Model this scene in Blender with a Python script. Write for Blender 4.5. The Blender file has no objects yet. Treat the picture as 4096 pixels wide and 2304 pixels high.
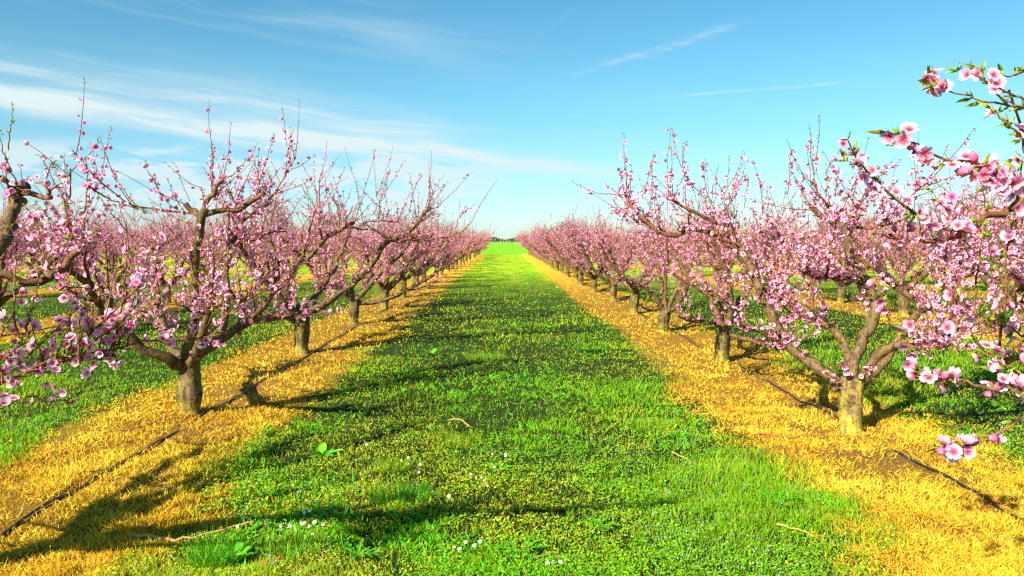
import bpy, math, random
import numpy as np
from mathutils import Vector, Matrix, Euler

S = bpy.context.scene
COL = S.collection
R_ = math.radians

# ------------------------------------------------------------------ camera
CAM_H = 1.6
cam = bpy.data.objects.new("camera", bpy.data.cameras.new("camera"))
COL.objects.link(cam)
cam.location = (0, 0, CAM_H)
cam.rotation_euler = (R_(90 - 3.48), 0, R_(-0.58))
cam.data.sensor_width = 36.0
cam.data.lens = 36.0 * 1965 / 2576
cam.data.clip_start = 0.05
cam.data.clip_end = 6000
S.camera = cam
CAMR = np.array(Euler(cam.rotation_euler).to_matrix())
F4 = 1965 / 2576 * 4096            # focal length in photograph pixels

# ------------------------------------------------------------------ sun and sky
SUN_ELEV, SUN_DIRXY = 33.0, (0.643, 0.766)       # light travels towards +x +y
SUN_STRENGTH, SKY_STRENGTH, EXPOSURE = 5.0, 0.053, 1.5
sun = bpy.data.objects.new("sun", bpy.data.lights.new("sun", 'SUN'))
COL.objects.link(sun)
sun.data.energy = SUN_STRENGTH
sun.data.angle = R_(0.5)
sun.data.color = (1.0, 0.92, 0.76)
_e = R_(SUN_ELEV)
sun.rotation_euler = Vector((SUN_DIRXY[0] * math.cos(_e), SUN_DIRXY[1] * math.cos(_e), -math.sin(_e))).to_track_quat('-Z', 'Y').to_euler()

S.view_settings.view_transform = 'Standard'
S.view_settings.look = 'None'
S.view_settings.exposure = EXPOSURE
S.view_settings.gamma = 1.0
S.view_settings.use_curve_mapping = False
S.cycles.use_denoising = False
S.cycles.max_bounces = 6
S.cycles.diffuse_bounces = 3
S.cycles.transmission_bounces = 4
S.cycles.transparent_max_bounces = 4
S.cycles.pixel_filter_type = 'BLACKMAN_HARRIS'
S.cycles.filter_width = 1.35


class NT:
    """small helper to write node trees as expressions"""
    def __init__(self, tree):
        self.t = tree
        self.n = tree.nodes
        self.l = tree.links

    def node(self, typ, **kw):
        n = self.n.new(typ)
        for k, v in kw.items():
            setattr(n, k, v)
        return n

    def put(self, sock, v):
        if isinstance(v, bpy.types.NodeSocket):
            self.l.new(v, sock)
        elif v is not None:
            if hasattr(sock.default_value, '__len__') and not hasattr(v, '__len__'):
                v = (v,) * len(sock.default_value)
            if hasattr(sock.default_value, '__len__') and len(sock.default_value) == 4 and len(v) == 3:
                v = tuple(v) + (1.0,)
            sock.default_value = v

    def m(self, op, a, b=None, c=None, clamp=False):
        n = self.node('ShaderNodeMath', operation=op)
        n.use_clamp = clamp
        self.put(n.inputs[0], a)
        if b is not None: self.put(n.inputs[1], b)
        if c is not None: self.put(n.inputs[2], c)
        return n.outputs[0]

    def comb(self, x, y, z):
        n = self.node('ShaderNodeCombineXYZ')
        for i, v in enumerate((x, y, z)): self.put(n.inputs[i], v)
        return n.outputs[0]

    def sep(self, v):
        n = self.node('ShaderNodeSeparateXYZ'); self.put(n.inputs[0], v)
        return n.outputs

    def noise(self, vec, scale, detail=4, rough=0.55, dist=0.0):
        n = self.node('ShaderNodeTexNoise')
        self.put(n.inputs['Vector'], vec)
        n.inputs['Scale'].default_value = scale
        n.inputs['Detail'].default_value = detail
        n.inputs['Roughness'].default_value = rough
        n.inputs['Distortion'].default_value = dist
        return n.outputs['Fac']

    def smooth(self, v, a, b, lo=0.0, hi=1.0):
        n = self.node('ShaderNodeMapRange', interpolation_type='SMOOTHSTEP')
        self.put(n.inputs['Value'], v)
        n.inputs['From Min'].default_value = a
        n.inputs['From Max'].default_value = b
        n.inputs['To Min'].default_value = lo
        n.inputs['To Max'].default_value = hi
        return n.outputs['Result']

    def mix(self, f, a, b, mode='MIX'):
        n = self.node('ShaderNodeMix', data_type='RGBA', blend_type=mode)
        self.put(n.inputs['Factor'], f)
        self.put(n.inputs['A'], a) if False else self.put(n.inputs[6], a)
        self.put(n.inputs[7], b)
        return n.outputs[2]


def build_world():
    w = bpy.data.worlds.new("World")
    S.world = w
    w.use_nodes = True
    t = NT(w.node_tree)
    t.n.clear()
    out = t.node('ShaderNodeOutputWorld')
    bg = t.node('ShaderNodeBackground')
    bg.inputs['Strength'].default_value = SKY_STRENGTH
    t.l.new(bg.outputs[0], out.inputs[0])
    sky = t.node('ShaderNodeTexSky', sky_type='NISHITA')
    sky.sun_disc = False
    sky.sun_elevation = R_(SUN_ELEV)
    sky.sun_rotation = math.atan2(-SUN_DIRXY[0], -SUN_DIRXY[1])
    sky.altitude = 0
    sky.air_density = 1.0
    sky.dust_density = 0.3
    sky.ozone_density = 1.0
    tc = t.node('ShaderNodeTexCoord')
    d = tc.outputs['Generated']
    x, y, z = t.sep(d)
    az = t.m('ARCTAN2', x, y)
    el = t.m('ARCSINE', z)
    col = t.mix(1.0, sky.outputs[0], (0.69, 1.00, 1.00), 'MULTIPLY')
    col = t.mix(t.smooth(el, 0.20, 0.0), col, t.mix(1.0, col, (0.93, 0.85, 1.10), 'MULTIPLY'))
    hs = t.node('ShaderNodeHueSaturation')
    hs.inputs['Saturation'].default_value = 1.15
    t.put(hs.inputs['Color'], col)
    col = hs.outputs[0]
    # high thin cirrus: long streaks that sink slightly to the right
    s = t.m('ADD', el, t.m('MULTIPLY', az, 0.10))
    wob = t.m('MULTIPLY', t.m('SUBTRACT', t.noise(t.comb(az, t.m('MULTIPLY', s, 3.0), 0.0), 3.0, 3), 0.5), 0.05)
    s2 = t.m('ADD', s, wob)
    n1 = t.noise(t.comb(t.m('MULTIPLY', az, 1.6), t.m('MULTIPLY', s2, 22.0), 1.7), 1.5, 7, 0.62, 0.35)
    n2 = t.noise(t.comb(t.m('MULTIPLY', az, 5.0), t.m('MULTIPLY', s2, 60.0), 4.0), 1.0, 5, 0.6, 0.3)
    streak = t.smooth(t.m('ADD', t.m('MULTIPLY', n1, 0.72), t.m('MULTIPLY', n2, 0.28)), 0.40, 0.72)
    def bump(v, c, w_):
        q = t.m('DIVIDE', t.m('SUBTRACT', v, c), w_)
        return t.m('EXPONENT', t.m('MULTIPLY', t.m('MULTIPLY', q, q), -1.0))
    lft = t.smooth(az, 0.02, -0.14)
    lft2 = t.smooth(az, 0.33, 0.0)
    band = t.m('MULTIPLY', bump(s2, 0.129, 0.020), lft)
    band2 = t.m('MULTIPLY', bump(s2, 0.099, 0.013), lft2)
    band = t.m('ADD', t.m('MULTIPLY', band, 1.0), t.m('MULTIPLY', band2, 1.5))
    veil = t.m('MULTIPLY', t.m('MULTIPLY', bump(s2, 0.235, 0.030), t.smooth(az, 0.15, -0.2)), 0.38)
    base = t.m('MULTIPLY', t.smooth(el, 0.33, 0.02), 0.20)
    cl = t.m('MULTIPLY', t.m('ADD', t.m('ADD', band, veil), base), streak)
    cl = t.m('ADD', cl, t.m('MULTIPLY', band, 0.22))
    # low cumulus puffs near the horizon on the left
    pu = t.noise(t.comb(t.m('MULTIPLY', az, 12.0), t.m('MULTIPLY', el, 44.0), 8.3), 1.0, 6, 0.55, 0.2)
    pm = t.m('MULTIPLY', t.m('MULTIPLY', t.smooth(el, 0.118, 0.095), t.smooth(el, 0.02, 0.045)), t.smooth(az, 0.05, -0.10))
    puff = t.m('MULTIPLY', t.smooth(pu, 0.47, 0.58), pm)
    # faint contrails on the right
    def trail(a0, e0, a1, e1, wid, amp):
        k = (e1 - e0) / (a1 - a0)
        line = t.m('ADD', t.m('MULTIPLY', t.m('SUBTRACT', az, a0), k), e0)
        wv = t.m('MULTIPLY', t.m('SUBTRACT', t.noise(t.comb(t.m('MULTIPLY', az, 9.0), 0.0, e0 * 50), 1.0, 4), 0.5), wid * 3.0)
        dd = bump(t.m('SUBTRACT', el, t.m('ADD', line, wv)), 0.0, wid)
        m_ = t.m('MULTIPLY', t.smooth(az, a0 - 0.04, a0 + 0.08), t.smooth(az, a1 + 0.015, a1 - 0.03))
        nn = t.smooth(t.noise(t.comb(t.m('MULTIPLY', az, 40.0), t.m('MULTIPLY', el, 200.0), 2.0), 1.0, 4), 0.25, 0.7)
        return t.m('MULTIPLY', t.m('MULTIPLY', t.m('MULTIPLY', dd, m_), nn), amp)
    tr = t.m('ADD', trail(0.09, 0.207, 0.295, 0.256, 0.0045, 0.34), trail(0.19, 0.176, 0.405, 0.182, 0.0016, 0.45))
    tr = t.m('ADD', tr, trail(0.045, 0.252, 0.095, 0.285, 0.002, 0.16))
    fac = t.m('ADD', t.m('MULTIPLY', cl, 0.85), t.m('ADD', t.m('MULTIPLY', puff, 0.75), tr), clamp=True)
    col = t.mix(fac, col, (5.2, 6.1, 6.3))
    t.l.new(col, bg.inputs['Color'])


build_world()

# ------------------------------------------------------------------ helpers: tags, points, noise
ORD = "first second third fourth fifth sixth seventh eighth ninth tenth eleventh twelfth thirteenth fourteenth fifteenth sixteenth seventeenth eighteenth nineteenth twentieth".split()


def tag(o, label=None, cat=None, group=None, kind=None):
    if label: o['label'] = label
    if cat: o['category'] = cat
    if group: o['group'] = group
    if kind: o['kind'] = kind
    return o


def empty(name, loc, rz=0.0, sc=1.0):
    o = bpy.data.objects.new(name, None)
    o.empty_display_size = 0.2
    COL.objects.link(o)
    o.location = loc
    o.rotation_euler = (0, 0, rz)
    o.scale = (sc, sc, sc)
    return o


def ray(px, py):
    """unit-depth world ray through photograph pixel (4096 wide)"""
    v = CAMR @ np.array([(px - 2048) / F4, -(py - 1152) / F4, -1.0])
    return v


def W(px, py, d):
    v = ray(px, py)
    return np.array([0, 0, CAM_H]) + v * (d / v[1])


def G(px, py, z=0.0):
    v = ray(px, py)
    return np.array([0, 0, CAM_H]) + v * ((z - CAM_H) / v[2])


def D2(px, py):      # same, from the 2576-wide view
    return G(px * 4096 / 2576, py * 4096 / 2576)


def project(P):
    """world points -> photograph pixels and depth"""
    q = (np.asarray(P) - np.array([0, 0, CAM_H])) @ CAMR
    dep = -q[:, 2]
    dd = np.where(dep > 0.05, dep, 0.05)
    return 2048 + q[:, 0] / dd * F4, 1152 - q[:, 1] / dd * F4, dep


def vnoise(x, y, seed=0):
    xi = np.floor(x).astype(np.int64); yi = np.floor(y).astype(np.int64)
    fx = x - xi; fy = y - yi
    fx = fx * fx * (3 - 2 * fx); fy = fy * fy * (3 - 2 * fy)
    def h(a, b):
        n = (a * 374761393 + b * 668265263 + seed * 1442695041) & 0x7fffffff
        n = ((n ^ (n >> 13)) * 1274126177) & 0x7fffffff
        return ((n ^ (n >> 16)) & 0xffff) / 65535.0
    a = h(xi, yi); b = h(xi + 1, yi); c = h(xi, yi + 1); d = h(xi + 1, yi + 1)
    return (a * (1 - fx) + b * fx) * (1 - fy) + (c * (1 - fx) + d * fx) * fy


def fbm(x, y, seed=0, oct_=4):
    v = 0; a = 0.5; tot = 0
    for i in range(oct_):
        v = v + a * vnoise(x * 2 ** i + 17.3 * i, y * 2 ** i - 9.1 * i, seed + i); tot += a; a *= 0.55
    return v / tot


def norm(v):
    return v / np.maximum(np.linalg.norm(v, axis=-1, keepdims=True), 1e-9)


def make_obj(name, V, faces, mat, C=None, parent=None, smooth=False, mats=None, midx=None):
    """one mesh object from numpy arrays; faces is a list of (n,k) index arrays"""
    me = bpy.data.meshes.new(name)
    V = np.ascontiguousarray(V, dtype=np.float32)
    me.vertices.add(len(V))
    me.vertices.foreach_set('co', V.ravel())
    faces = [np.asarray(f, dtype=np.int32) for f in faces if len(f)]
    nl = sum(f.size for f in faces); nf = sum(len(f) for f in faces)
    me.loops.add(nl)
    me.polygons.add(nf)
    me.loops.foreach_set('vertex_index', np.concatenate([f.ravel() for f in faces]))
    tot = np.concatenate([np.full(len(f), f.shape[1], dtype=np.int32) for f in faces])
    start = np.concatenate([[0], np.cumsum(tot)[:-1]]).astype(np.int32)
    me.polygons.foreach_set('loop_start', start)
    me.polygons.foreach_set('loop_total', tot)
    if smooth:
        me.polygons.foreach_set('use_smooth', np.ones(nf, dtype=bool))
    if midx is not None:
        me.polygons.foreach_set('material_index', np.asarray(midx, dtype=np.int32))
    if C is not None:
        a = me.color_attributes.new('Col', 'FLOAT_COLOR', 'POINT')
        c4 = np.ones((len(V), 4), dtype=np.float32)
        c4[:, :3] = C
        a.data.foreach_set('color', c4.ravel())
    for m_ in (mats or [mat]):
        me.materials.append(m_)
    me.update(calc_edges=True)
    o = bpy.data.objects.new(name, me)
    COL.objects.link(o)
    if parent is not None:
        o.parent = parent
    return o


class Acc:
    """collects vertices, faces and colours into one mesh"""
    def __init__(self):
        self.v = []; self.q = []; self.t = []; self.c = []; self.n = 0

    def add(self, V, quads=None, tris=None, C=None):
        V = np.asarray(V, dtype=np.float64).reshape(-1, 3)
        self.v.append(V)
        if quads is not None and len(quads): self.q.append(np.asarray(quads) + self.n)
        if tris is not None and len(tris): self.t.append(np.asarray(tris) + self.n)
        C = np.broadcast_to(np.asarray(C if C is not None else (1, 1, 1), dtype=np.float64), V.shape)
        self.c.append(C)
        self.n += len(V)

    def build(self, name, mat, parent=None, smooth=False):
        f = []
        if self.q: f.append(np.concatenate(self.q))
        if self.t: f.append(np.concatenate(self.t))
        return make_obj(name, np.concatenate(self.v), f, mat, np.concatenate(self.c), parent, smooth)


# ------------------------------------------------------------------ materials
def new_mat(name):
    m_ = bpy.data.materials.new(name)
    m_.use_nodes = True
    t = NT(m_.node_tree)
    t.n.clear()
    out = t.node('ShaderNodeOutputMaterial')
    return m_, t, out


def leaf_mat(name, trans=0.35, rough=0.55, spec=0.25, tmul=(1.1, 1.15, 0.7)):
    m_, t, out = new_mat(name)
    at = t.node('ShaderNodeAttribute'); at.attribute_name = 'Col'
    p = t.node('ShaderNodeBsdfPrincipled')
    p.inputs['Roughness'].default_value = rough
    p.inputs['Specular IOR Level'].default_value = spec
    t.put(p.inputs['Base Color'], at.outputs['Color'])
    tr = t.node('ShaderNodeBsdfTranslucent')
    t.put(tr.inputs['Color'], t.mix(1.0, at.outputs['Color'], tmul, 'MULTIPLY'))
    mx = t.node('ShaderNodeMixShader')
    mx.inputs[0].default_value = trans
    t.l.new(p.outputs[0], mx.inputs[1]); t.l.new(tr.outputs[0], mx.inputs[2])
    t.l.new(mx.outputs[0], out.inputs[0])
    return m_


def plain_mat(name, col, rough=0.6, spec=0.3, nscale=20.0, namp=0.35, bump=0.0):
    m_, t, out = new_mat(name)
    tc = t.node('ShaderNodeTexCoord')
    nz = t.noise(tc.outputs['Object'], nscale, 5)
    p = t.node('ShaderNodeBsdfPrincipled')
    p.inputs['Roughness'].default_value = rough
    p.inputs['Specular IOR Level'].default_value = spec
    dark = tuple(c * (1 - namp) for c in col); lite = tuple(min(1, c * (1 + namp)) for c in col)
    t.put(p.inputs['Base Color'], t.mix(nz, dark, lite))
    if bump:
        b = t.node('ShaderNodeBump'); b.inputs['Strength'].default_value = bump; b.inputs['Distance'].default_value = 0.01
        t.put(b.inputs['Height'], nz); t.l.new(b.outputs[0], p.inputs['Normal'])
    t.l.new(p.outputs[0], out.inputs[0])
    return m_


def bark_mat():
    m_, t, out = new_mat('bark')
    at = t.node('ShaderNodeAttribute'); at.attribute_name = 'Col'
    tc = t.node('ShaderNodeTexCoord')
    o = tc.outputs['Object']
    x, y, z = t.sep(o)
    n1 = t.noise(t.comb(x, y, t.m('MULTIPLY', z, 0.45)), 26.0, 6, 0.65, 0.6)
    n2 = t.noise(t.comb(t.m('MULTIPLY', x, 0.5), t.m('MULTIPLY', y, 0.5), z), 70.0, 4, 0.6)
    n3 = t.noise(o, 7.0, 4, 0.6)
    ridge = t.m('ADD', t.m('MULTIPLY', n1, 0.7), t.m('MULTIPLY', n2, 0.3))
    f = t.smooth(ridge, 0.38, 0.58)
    c = t.mix(f, t.mix(1.0, at.outputs['Color'], (0.20, 0.17, 0.15), 'MULTIPLY'), at.outputs['Color'])
    c = t.mix(t.smooth(n3, 0.52, 0.72), c, t.mix(1.0, c, (1.35, 1.3, 1.1), 'MULTIPLY'))
    p = t.node('ShaderNodeBsdfPrincipled')
    p.inputs['Roughness'].default_value = 0.72
    p.inputs['Specular IOR Level'].default_value = 0.3
    t.put(p.inputs['Base Color'], c)
    b = t.node('ShaderNodeBump'); b.inputs['Strength'].default_value = 0.9; b.inputs['Distance'].default_value = 0.02
    t.put(b.inputs['Height'], ridge); t.l.new(b.outputs[0], p.inputs['Normal'])
    t.l.new(p.outputs[0], out.inputs[0])
    return m_


ROW_X = 2.84
ROW_S = 5.68


def ground_mat():
    m_, t, out = new_mat('ground')
    geo = t.node('ShaderNodeNewGeometry')
    P = geo.outputs['Position']
    x, y, z = t.sep(P)
    nb = t.noise(P, 1.1, 5, 0.6)
    nf = t.noise(P, 9.0, 6, 0.65)
    nff = t.noise(P, 60.0, 5, 0.7)
    u = t.m('PINGPONG', t.m('ADD', x, ROW_X), ROW_S / 2)          # distance to the nearest tree row
    edge = t.m('ADD', u, t.m('ADD', t.m('MULTIPLY', t.m('SUBTRACT', nb, 0.5), 0.9), t.m('MULTIPLY', t.m('SUBTRACT', nf, 0.5), 0.5)))
    strip = t.smooth(edge, 1.02, 0.78)
    strip = t.m('MULTIPLY', strip, t.smooth(y, 94.0, 91.0))
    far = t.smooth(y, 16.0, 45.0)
    soil = t.mix(nff, (0.022, 0.012, 0.006), (0.10, 0.058, 0.028))
    straw = t.mix(nf, (0.36, 0.17, 0.012), (0.60, 0.33, 0.03))
    dry = t.mix(t.smooth(nff, 0.34, 0.70), t.mix(0.25, soil, straw), t.mix(0.75, soil, straw))
    dry = t.mix(t.smooth(t.noise(P, 0.55, 4), 0.52, 0.70), dry, t.mix(0.55, dry, (0.10, 0.065, 0.035)))
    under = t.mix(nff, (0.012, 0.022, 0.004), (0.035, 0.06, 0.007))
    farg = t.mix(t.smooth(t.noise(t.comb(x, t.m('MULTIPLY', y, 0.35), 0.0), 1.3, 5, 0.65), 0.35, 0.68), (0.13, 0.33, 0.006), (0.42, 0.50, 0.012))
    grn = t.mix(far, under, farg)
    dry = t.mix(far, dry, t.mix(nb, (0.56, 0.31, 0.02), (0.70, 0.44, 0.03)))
    p = t.node('ShaderNodeBsdfPrincipled')
    p.inputs['Roughness'].default_value = 0.9
    p.inputs['Specular IOR Level'].default_value = 0.1
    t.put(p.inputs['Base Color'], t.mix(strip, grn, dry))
    b = t.node('ShaderNodeBump'); b.inputs['Strength'].default_value = 0.8; b.inputs['Distance'].default_value = 0.03
    t.put(b.inputs['Height'], t.m('ADD', nf, nff)); t.l.new(b.outputs[0], p.inputs['Normal'])
    t.l.new(p.outputs[0], out.inputs[0])
    return m_


M_BARK = bark_mat()
M_PETAL = leaf_mat('petal', 0.46, 0.6, 0.2, (1.0, 0.9, 0.95))
M_LEAF = leaf_mat('young_leaf', 0.45, 0.45, 0.35)
M_GRASS = leaf_mat('grass_blade', 0.35, 0.55, 0.2)
M_DRY = leaf_mat('dry_grass_blade', 0.30, 0.7, 0.15, (1.05, 1.0, 0.8))
M_GROUND = ground_mat()
M_HOSE = plain_mat('black_plastic', (0.012, 0.012, 0.014), 0.38, 0.5, 30, 0.3)
M_STICK = plain_mat('dry_wood', (0.50, 0.27, 0.09), 0.7, 0.2, 40, 0.3, 0.4)
M_REDTWIG = plain_mat('red_twig', (0.42, 0.10, 0.025), 0.6, 0.3, 50, 0.3)
M_WHITE = plain_mat('daisy_petal', (0.85, 0.84, 0.82), 0.6, 0.2, 80, 0.05)
M_PINKW = plain_mat('pink_daisy_petal', (0.80, 0.35, 0.42), 0.6, 0.2, 80, 0.1)
M_DISC = plain_mat('daisy_disc', (0.75, 0.45, 0.02), 0.7, 0.2, 200, 0.3)
M_STEM = plain_mat('green_stem', (0.08, 0.22, 0.02), 0.6, 0.2, 50, 0.3)
M_FARTREE = plain_mat('bare_far_tree', (0.17, 0.15, 0.145), 0.85, 0.1, 3, 0.25)
M_POST = plain_mat('white_post', (0.75, 0.74, 0.70), 0.6, 0.3, 3, 0.1)
M_HEDGE = leaf_mat('hedge_leaf', 0.2, 0.7, 0.15)


def field_mat(name, a, b, sc):
    m_, t, out = new_mat(name)
    geo = t.node('ShaderNodeNewGeometry')
    nz = t.noise(geo.outputs['Position'], sc, 5, 0.6)
    p = t.node('ShaderNodeBsdfPrincipled')
    p.inputs['Roughness'].default_value = 0.9
    p.inputs['Specular IOR Level'].default_value = 0.1
    t.put(p.inputs['Base Color'], t.mix(t.smooth(nz, 0.3, 0.7), a, b))
    t.l.new(p.outputs[0], out.inputs[0])
    return m_


# ------------------------------------------------------------------ ground, field
def hgt(x, y):
    fade = np.clip(1.2 - np.hypot(x, y) / 40.0, 0, 1)
    return ((fbm(x * 0.9, y * 0.9, 3, 4) - 0.5) * 0.055 + (vnoise(x * 7, y * 7, 9) - 0.5) * 0.030 + (vnoise(x * 3.1 + 4, y * 3.1, 19) - 0.5) * 0.035) * fade


def build_ground():
    def axis(lo, hi, fine, step, grow=1.16):
        a = list(np.arange(-fine, fine + 1e-6, step)) if lo < 0 else list(np.arange(0, fine, step))
        return a
    pos = list(np.arange(0, 9, 0.11)); st = 0.12
    while pos[-1] < 3500:
        st *= 1.13; pos.append(pos[-1] + st)
    xs = np.array([-p for p in pos[:0:-1]] + pos)
    ys = [-60, -20, -8, -3]
    yy = list(np.arange(0, 18, 0.11)); st = 0.12
    while yy[-1] < 5000:
        st *= 1.10; yy.append(yy[-1] + st)
    ys = np.array(ys + yy)
    X, Y = np.meshgrid(xs, ys)
    Z = hgt(X, Y)
    V = np.stack([X, Y, Z], -1).reshape(-1, 3)
    nx, ny = len(xs), len(ys)
    i = (np.arange(ny - 1)[:, None] * nx + np.arange(nx - 1)[None, :]).ravel()
    F = np.stack([i, i + 1, i + nx + 1, i + nx], -1)
    o = make_obj('ground', V, [F], M_GROUND, None, None, True)
    tag(o, kind='structure')

    def sheet(name, x0, x1, y0, y1, z, mat):
        V = [(x0, y0, z), (x1, y0, z), (x1, y1, z), (x0, y1, z)]
        tag(make_obj(name, V, [np.array([[0, 1, 2, 3]])], mat), kind='structure')
    sheet('field', -1500, 1500, 94, 700, 0.012, field_mat('young_wheat', (0.12, 0.36, 0.005), (0.18, 0.46, 0.008), 0.15))
    sheet('ploughed_soil', -1500, 1500, 700, 980, 0.03, field_mat('ploughed', (0.14, 0.13, 0.05), (0.22, 0.17, 0.08), 0.05))
    sheet('meadow', -2000, 2000, 980, 2600, 0.05, field_mat('meadow', (0.14, 0.24, 0.04), (0.22, 0.30, 0.07), 0.03))


build_ground()

# ------------------------------------------------------------------ geometry building blocks
def spline(pts, n):
    """Catmull-Rom through control rows, resampled to n rows"""
    P = np.asarray(pts, dtype=float)
    if len(P) == 2:
        s = np.linspace(0, 1, n)[:, None]
        return P[0] * (1 - s) + P[1] * s
    Q = np.vstack([2 * P[0] - P[1], P, 2 * P[-1] - P[-2]])
    seg = len(P) - 1
    u = np.linspace(0, seg - 1e-6, n)
    i = u.astype(int); f = (u - i)[:, None]
    a, b, c, d = Q[i], Q[i + 1], Q[i + 2], Q[i + 3]
    return 0.5 * (2 * b + (c - a) * f + (2 * a - 5 * b + 4 * c - d) * f ** 2 + (3 * b - a - 3 * c + d) * f ** 3)


def tubes(P, Rr, sides, rng=None, rough=0.0):
    """P (N,k,3), Rr (N,k) -> verts, quads for N open tubes"""
    N, k, _ = P.shape
    T = np.gradient(P, axis=1)
    T = norm(T)
    ref = np.where(np.abs(T[:, :1, 2:3]) > 0.9, np.array([1.0, 0.13, 0.0]), np.array([0.07, 0.0, 1.0]))
    ref = np.broadcast_to(ref, T.shape)
    A = norm(np.cross(T, ref)); B = np.cross(T, A)
    ang = np.arange(sides) / sides * 2 * np.pi
    rr = Rr[:, :, None] * np.ones(sides)
    if rng is not None and rough > 0:
        rr = rr * (1 + rng.uniform(-rough, rough, rr.shape))
    V = P[:, :, None, :] + rr[..., None] * (np.cos(ang)[:, None] * A[:, :, None, :] + np.sin(ang)[:, None] * B[:, :, None, :])
    base = (np.arange(N)[:, None, None] * k + np.arange(k - 1)[None, :, None]) * sides
    j = np.arange(sides)[None, None, :]; j2 = (j + 1) % sides
    Q = np.stack([base + j, base + j2, base + sides + j2, base + sides + j], -1).reshape(-1, 4)
    return V.reshape(-1, 3), Q


WOOD_T = np.array((0.150, 0.095, 0.036)); WOOD_M = np.array((0.16, 0.074, 0.028)); WOOD_S = np.array((0.26, 0.085, 0.030))


def wood_col(r):
    r = np.asarray(r)[..., None]
    a = np.clip((r - 0.006) / 0.014, 0, 1); b = np.clip((r - 0.02) / 0.02, 0, 1)
    return (WOOD_S * (1 - a) + WOOD_M * a) * (1 - b) + WOOD_T * b


def add_limb(acc, P, Rr, sides, rng, cap=True, rough=0.10, col=None):
    """thick branch with knots, capped with a pale pruning cut"""
    V, Q = tubes(P[None], Rr[None], sides, rng, rough)
    C = wood_col(np.repeat(Rr, sides)) if col is None else col
    acc.add(V, Q, None, C * (1 + rng.uniform(-0.12, 0.12, (len(V), 1))))
    if cap:
        e = V[-sides:]; c = e.mean(0) + norm(P[-1] - P[-2]) * Rr[-1] * 0.25
        tri = [[i, (i + 1) % sides, sides] for i in range(sides)]
        acc.add(np.vstack([e, c]), None, tri, np.array((0.42, 0.24, 0.09)) * rng.uniform(0.5, 1.1))


def frames(nrm, rng):
    n = norm(nrm)
    r = rng.normal(size=n.shape)
    a = norm(np.cross(n, r)); b = np.cross(n, a)
    return np.stack([a, b, n], -1)      # columns


def inst(tmpl, pos, fr, scale, cmul=None):
    V, Q, T, C = tmpl
    N = len(pos); m_ = len(V)
    sc = np.asarray(scale, dtype=float)
    sc = sc[:, None, None] if sc.ndim == 1 else sc[:, None, :]
    L = V[None] * sc
    Wv = np.einsum('nij,nmj->nmi', fr, L) + pos[:, None, :]
    off = (np.arange(N) * m_)[:, None, None]
    q = (Q[None] + off).reshape(-1, 4) if len(Q) else np.zeros((0, 4), int)
    t = (T[None] + off).reshape(-1, 3) if len(T) else np.zeros((0, 3), int)
    c = np.broadcast_to(C[None], (N, m_, 3))
    if cmul is not None: c = c * cmul[:, None, :]
    return Wv.reshape(-1, 3), q, t, c.reshape(-1, 3)


# ---- blossom templates (radius 1)
PK0 = np.array((0.50, 0.006, 0.060)); PK1 = np.array((0.76, 0.15, 0.34)); PK2 = np.array((0.85, 0.45, 0.64)); PK3 = np.array((0.87, 0.60, 0.76))


def blossom_hi(cup, seed):
    rng = np.random.default_rng(seed)
    V = []; Q = []; T = []; C = []
    for k in range(5):
        a = k * 2 * math.pi / 5 + rng.uniform(-0.12, 0.12)
        ln = rng.uniform(0.92, 1.06); w = rng.uniform(0.9, 1.08); cu = cup * rng.uniform(0.75, 1.3)
        rows = [(0.07, 0.05, PK0), (0.30, 0.22, PK1 * (0.9, 0.7, 0.8)), (0.58, 0.43, PK2), (0.85, 0.44, PK3), (1.0, 0.22, PK3)]
        b0 = len(V)
        for (r, hw, c) in rows:
            for s in (-1, 0, 1):
                rr = r * ln * (0.95 if (s == 0 and r == 1.0) else 1.0)
                px, py = rr, s * hw * w
                pz = cu * r * r * 0.9 + abs(s) * hw * 0.28 + rng.uniform(-0.03, 0.03)
                V.append((px * math.cos(a) - py * math.sin(a), px * math.sin(a) + py * math.cos(a), pz)); C.append(c)
        for i in range(4):
            for s in range(2):
                o = b0 + i * 3 + s
                Q.append((o, o + 1, o + 4, o + 3))
    for k in range(9):                        # stamens
        a = k * 2 * math.pi / 9 + rng.uniform(-.2, .2); l = rng.uniform(0.28, 0.5); b0 = len(V)
        dx, dy = math.cos(a), math.sin(a); ox, oy = -dy * 0.022, dx * 0.022
        V += [(-ox, -oy, 0.03), (ox, oy, 0.03), (dx * l * .7 + ox, dy * l * .7 + oy, l), (dx * l * .7 - ox, dy * l * .7 - oy, l)]
        C += [(0.6, 0.02, 0.06)] * 2 + [(0.80, 0.40, 0.08)] * 2
        Q.append((b0, b0 + 1, b0 + 2, b0 + 3))
    b0 = len(V)                               # calyx behind the petals
    for k in range(5):
        a = k * 2 * math.pi / 5
        V.append((0.24 * math.cos(a), 0.24 * math.sin(a), -0.02)); C.append((0.26, 0.02, 0.035))
    V.append((0, 0, -0.36)); C.append((0.20, 0.05, 0.02))
    T += [(b0 + k, b0 + 5, b0 + (k + 1) % 5) for k in range(5)]
    return np.array(V), np.array(Q), np.array(T), np.array(C, dtype=float)


def blossom_mid(cup):
    V = []; Q = []; C = []
    for k in range(5):
        a = k * 2 * math.pi / 5; b0 = len(V)
        for px, py, pz, c in ((0.05, 0, 0, PK0 * (1.1, 1.5, 1.2)), (0.62, -0.42, cup * 0.5, PK2), (1.0, 0, cup, PK3), (0.62, 0.42, cup * 0.5, PK2)):
            V.append((px * math.cos(a) - py * math.sin(a), px * math.sin(a) + py * math.cos(a), pz)); C.append(c)
        Q.append((b0, b0 + 1, b0 + 2, b0 + 3))
    return np.array(V), np.array(Q), np.zeros((0, 3), int), np.array(C, dtype=float)


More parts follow.
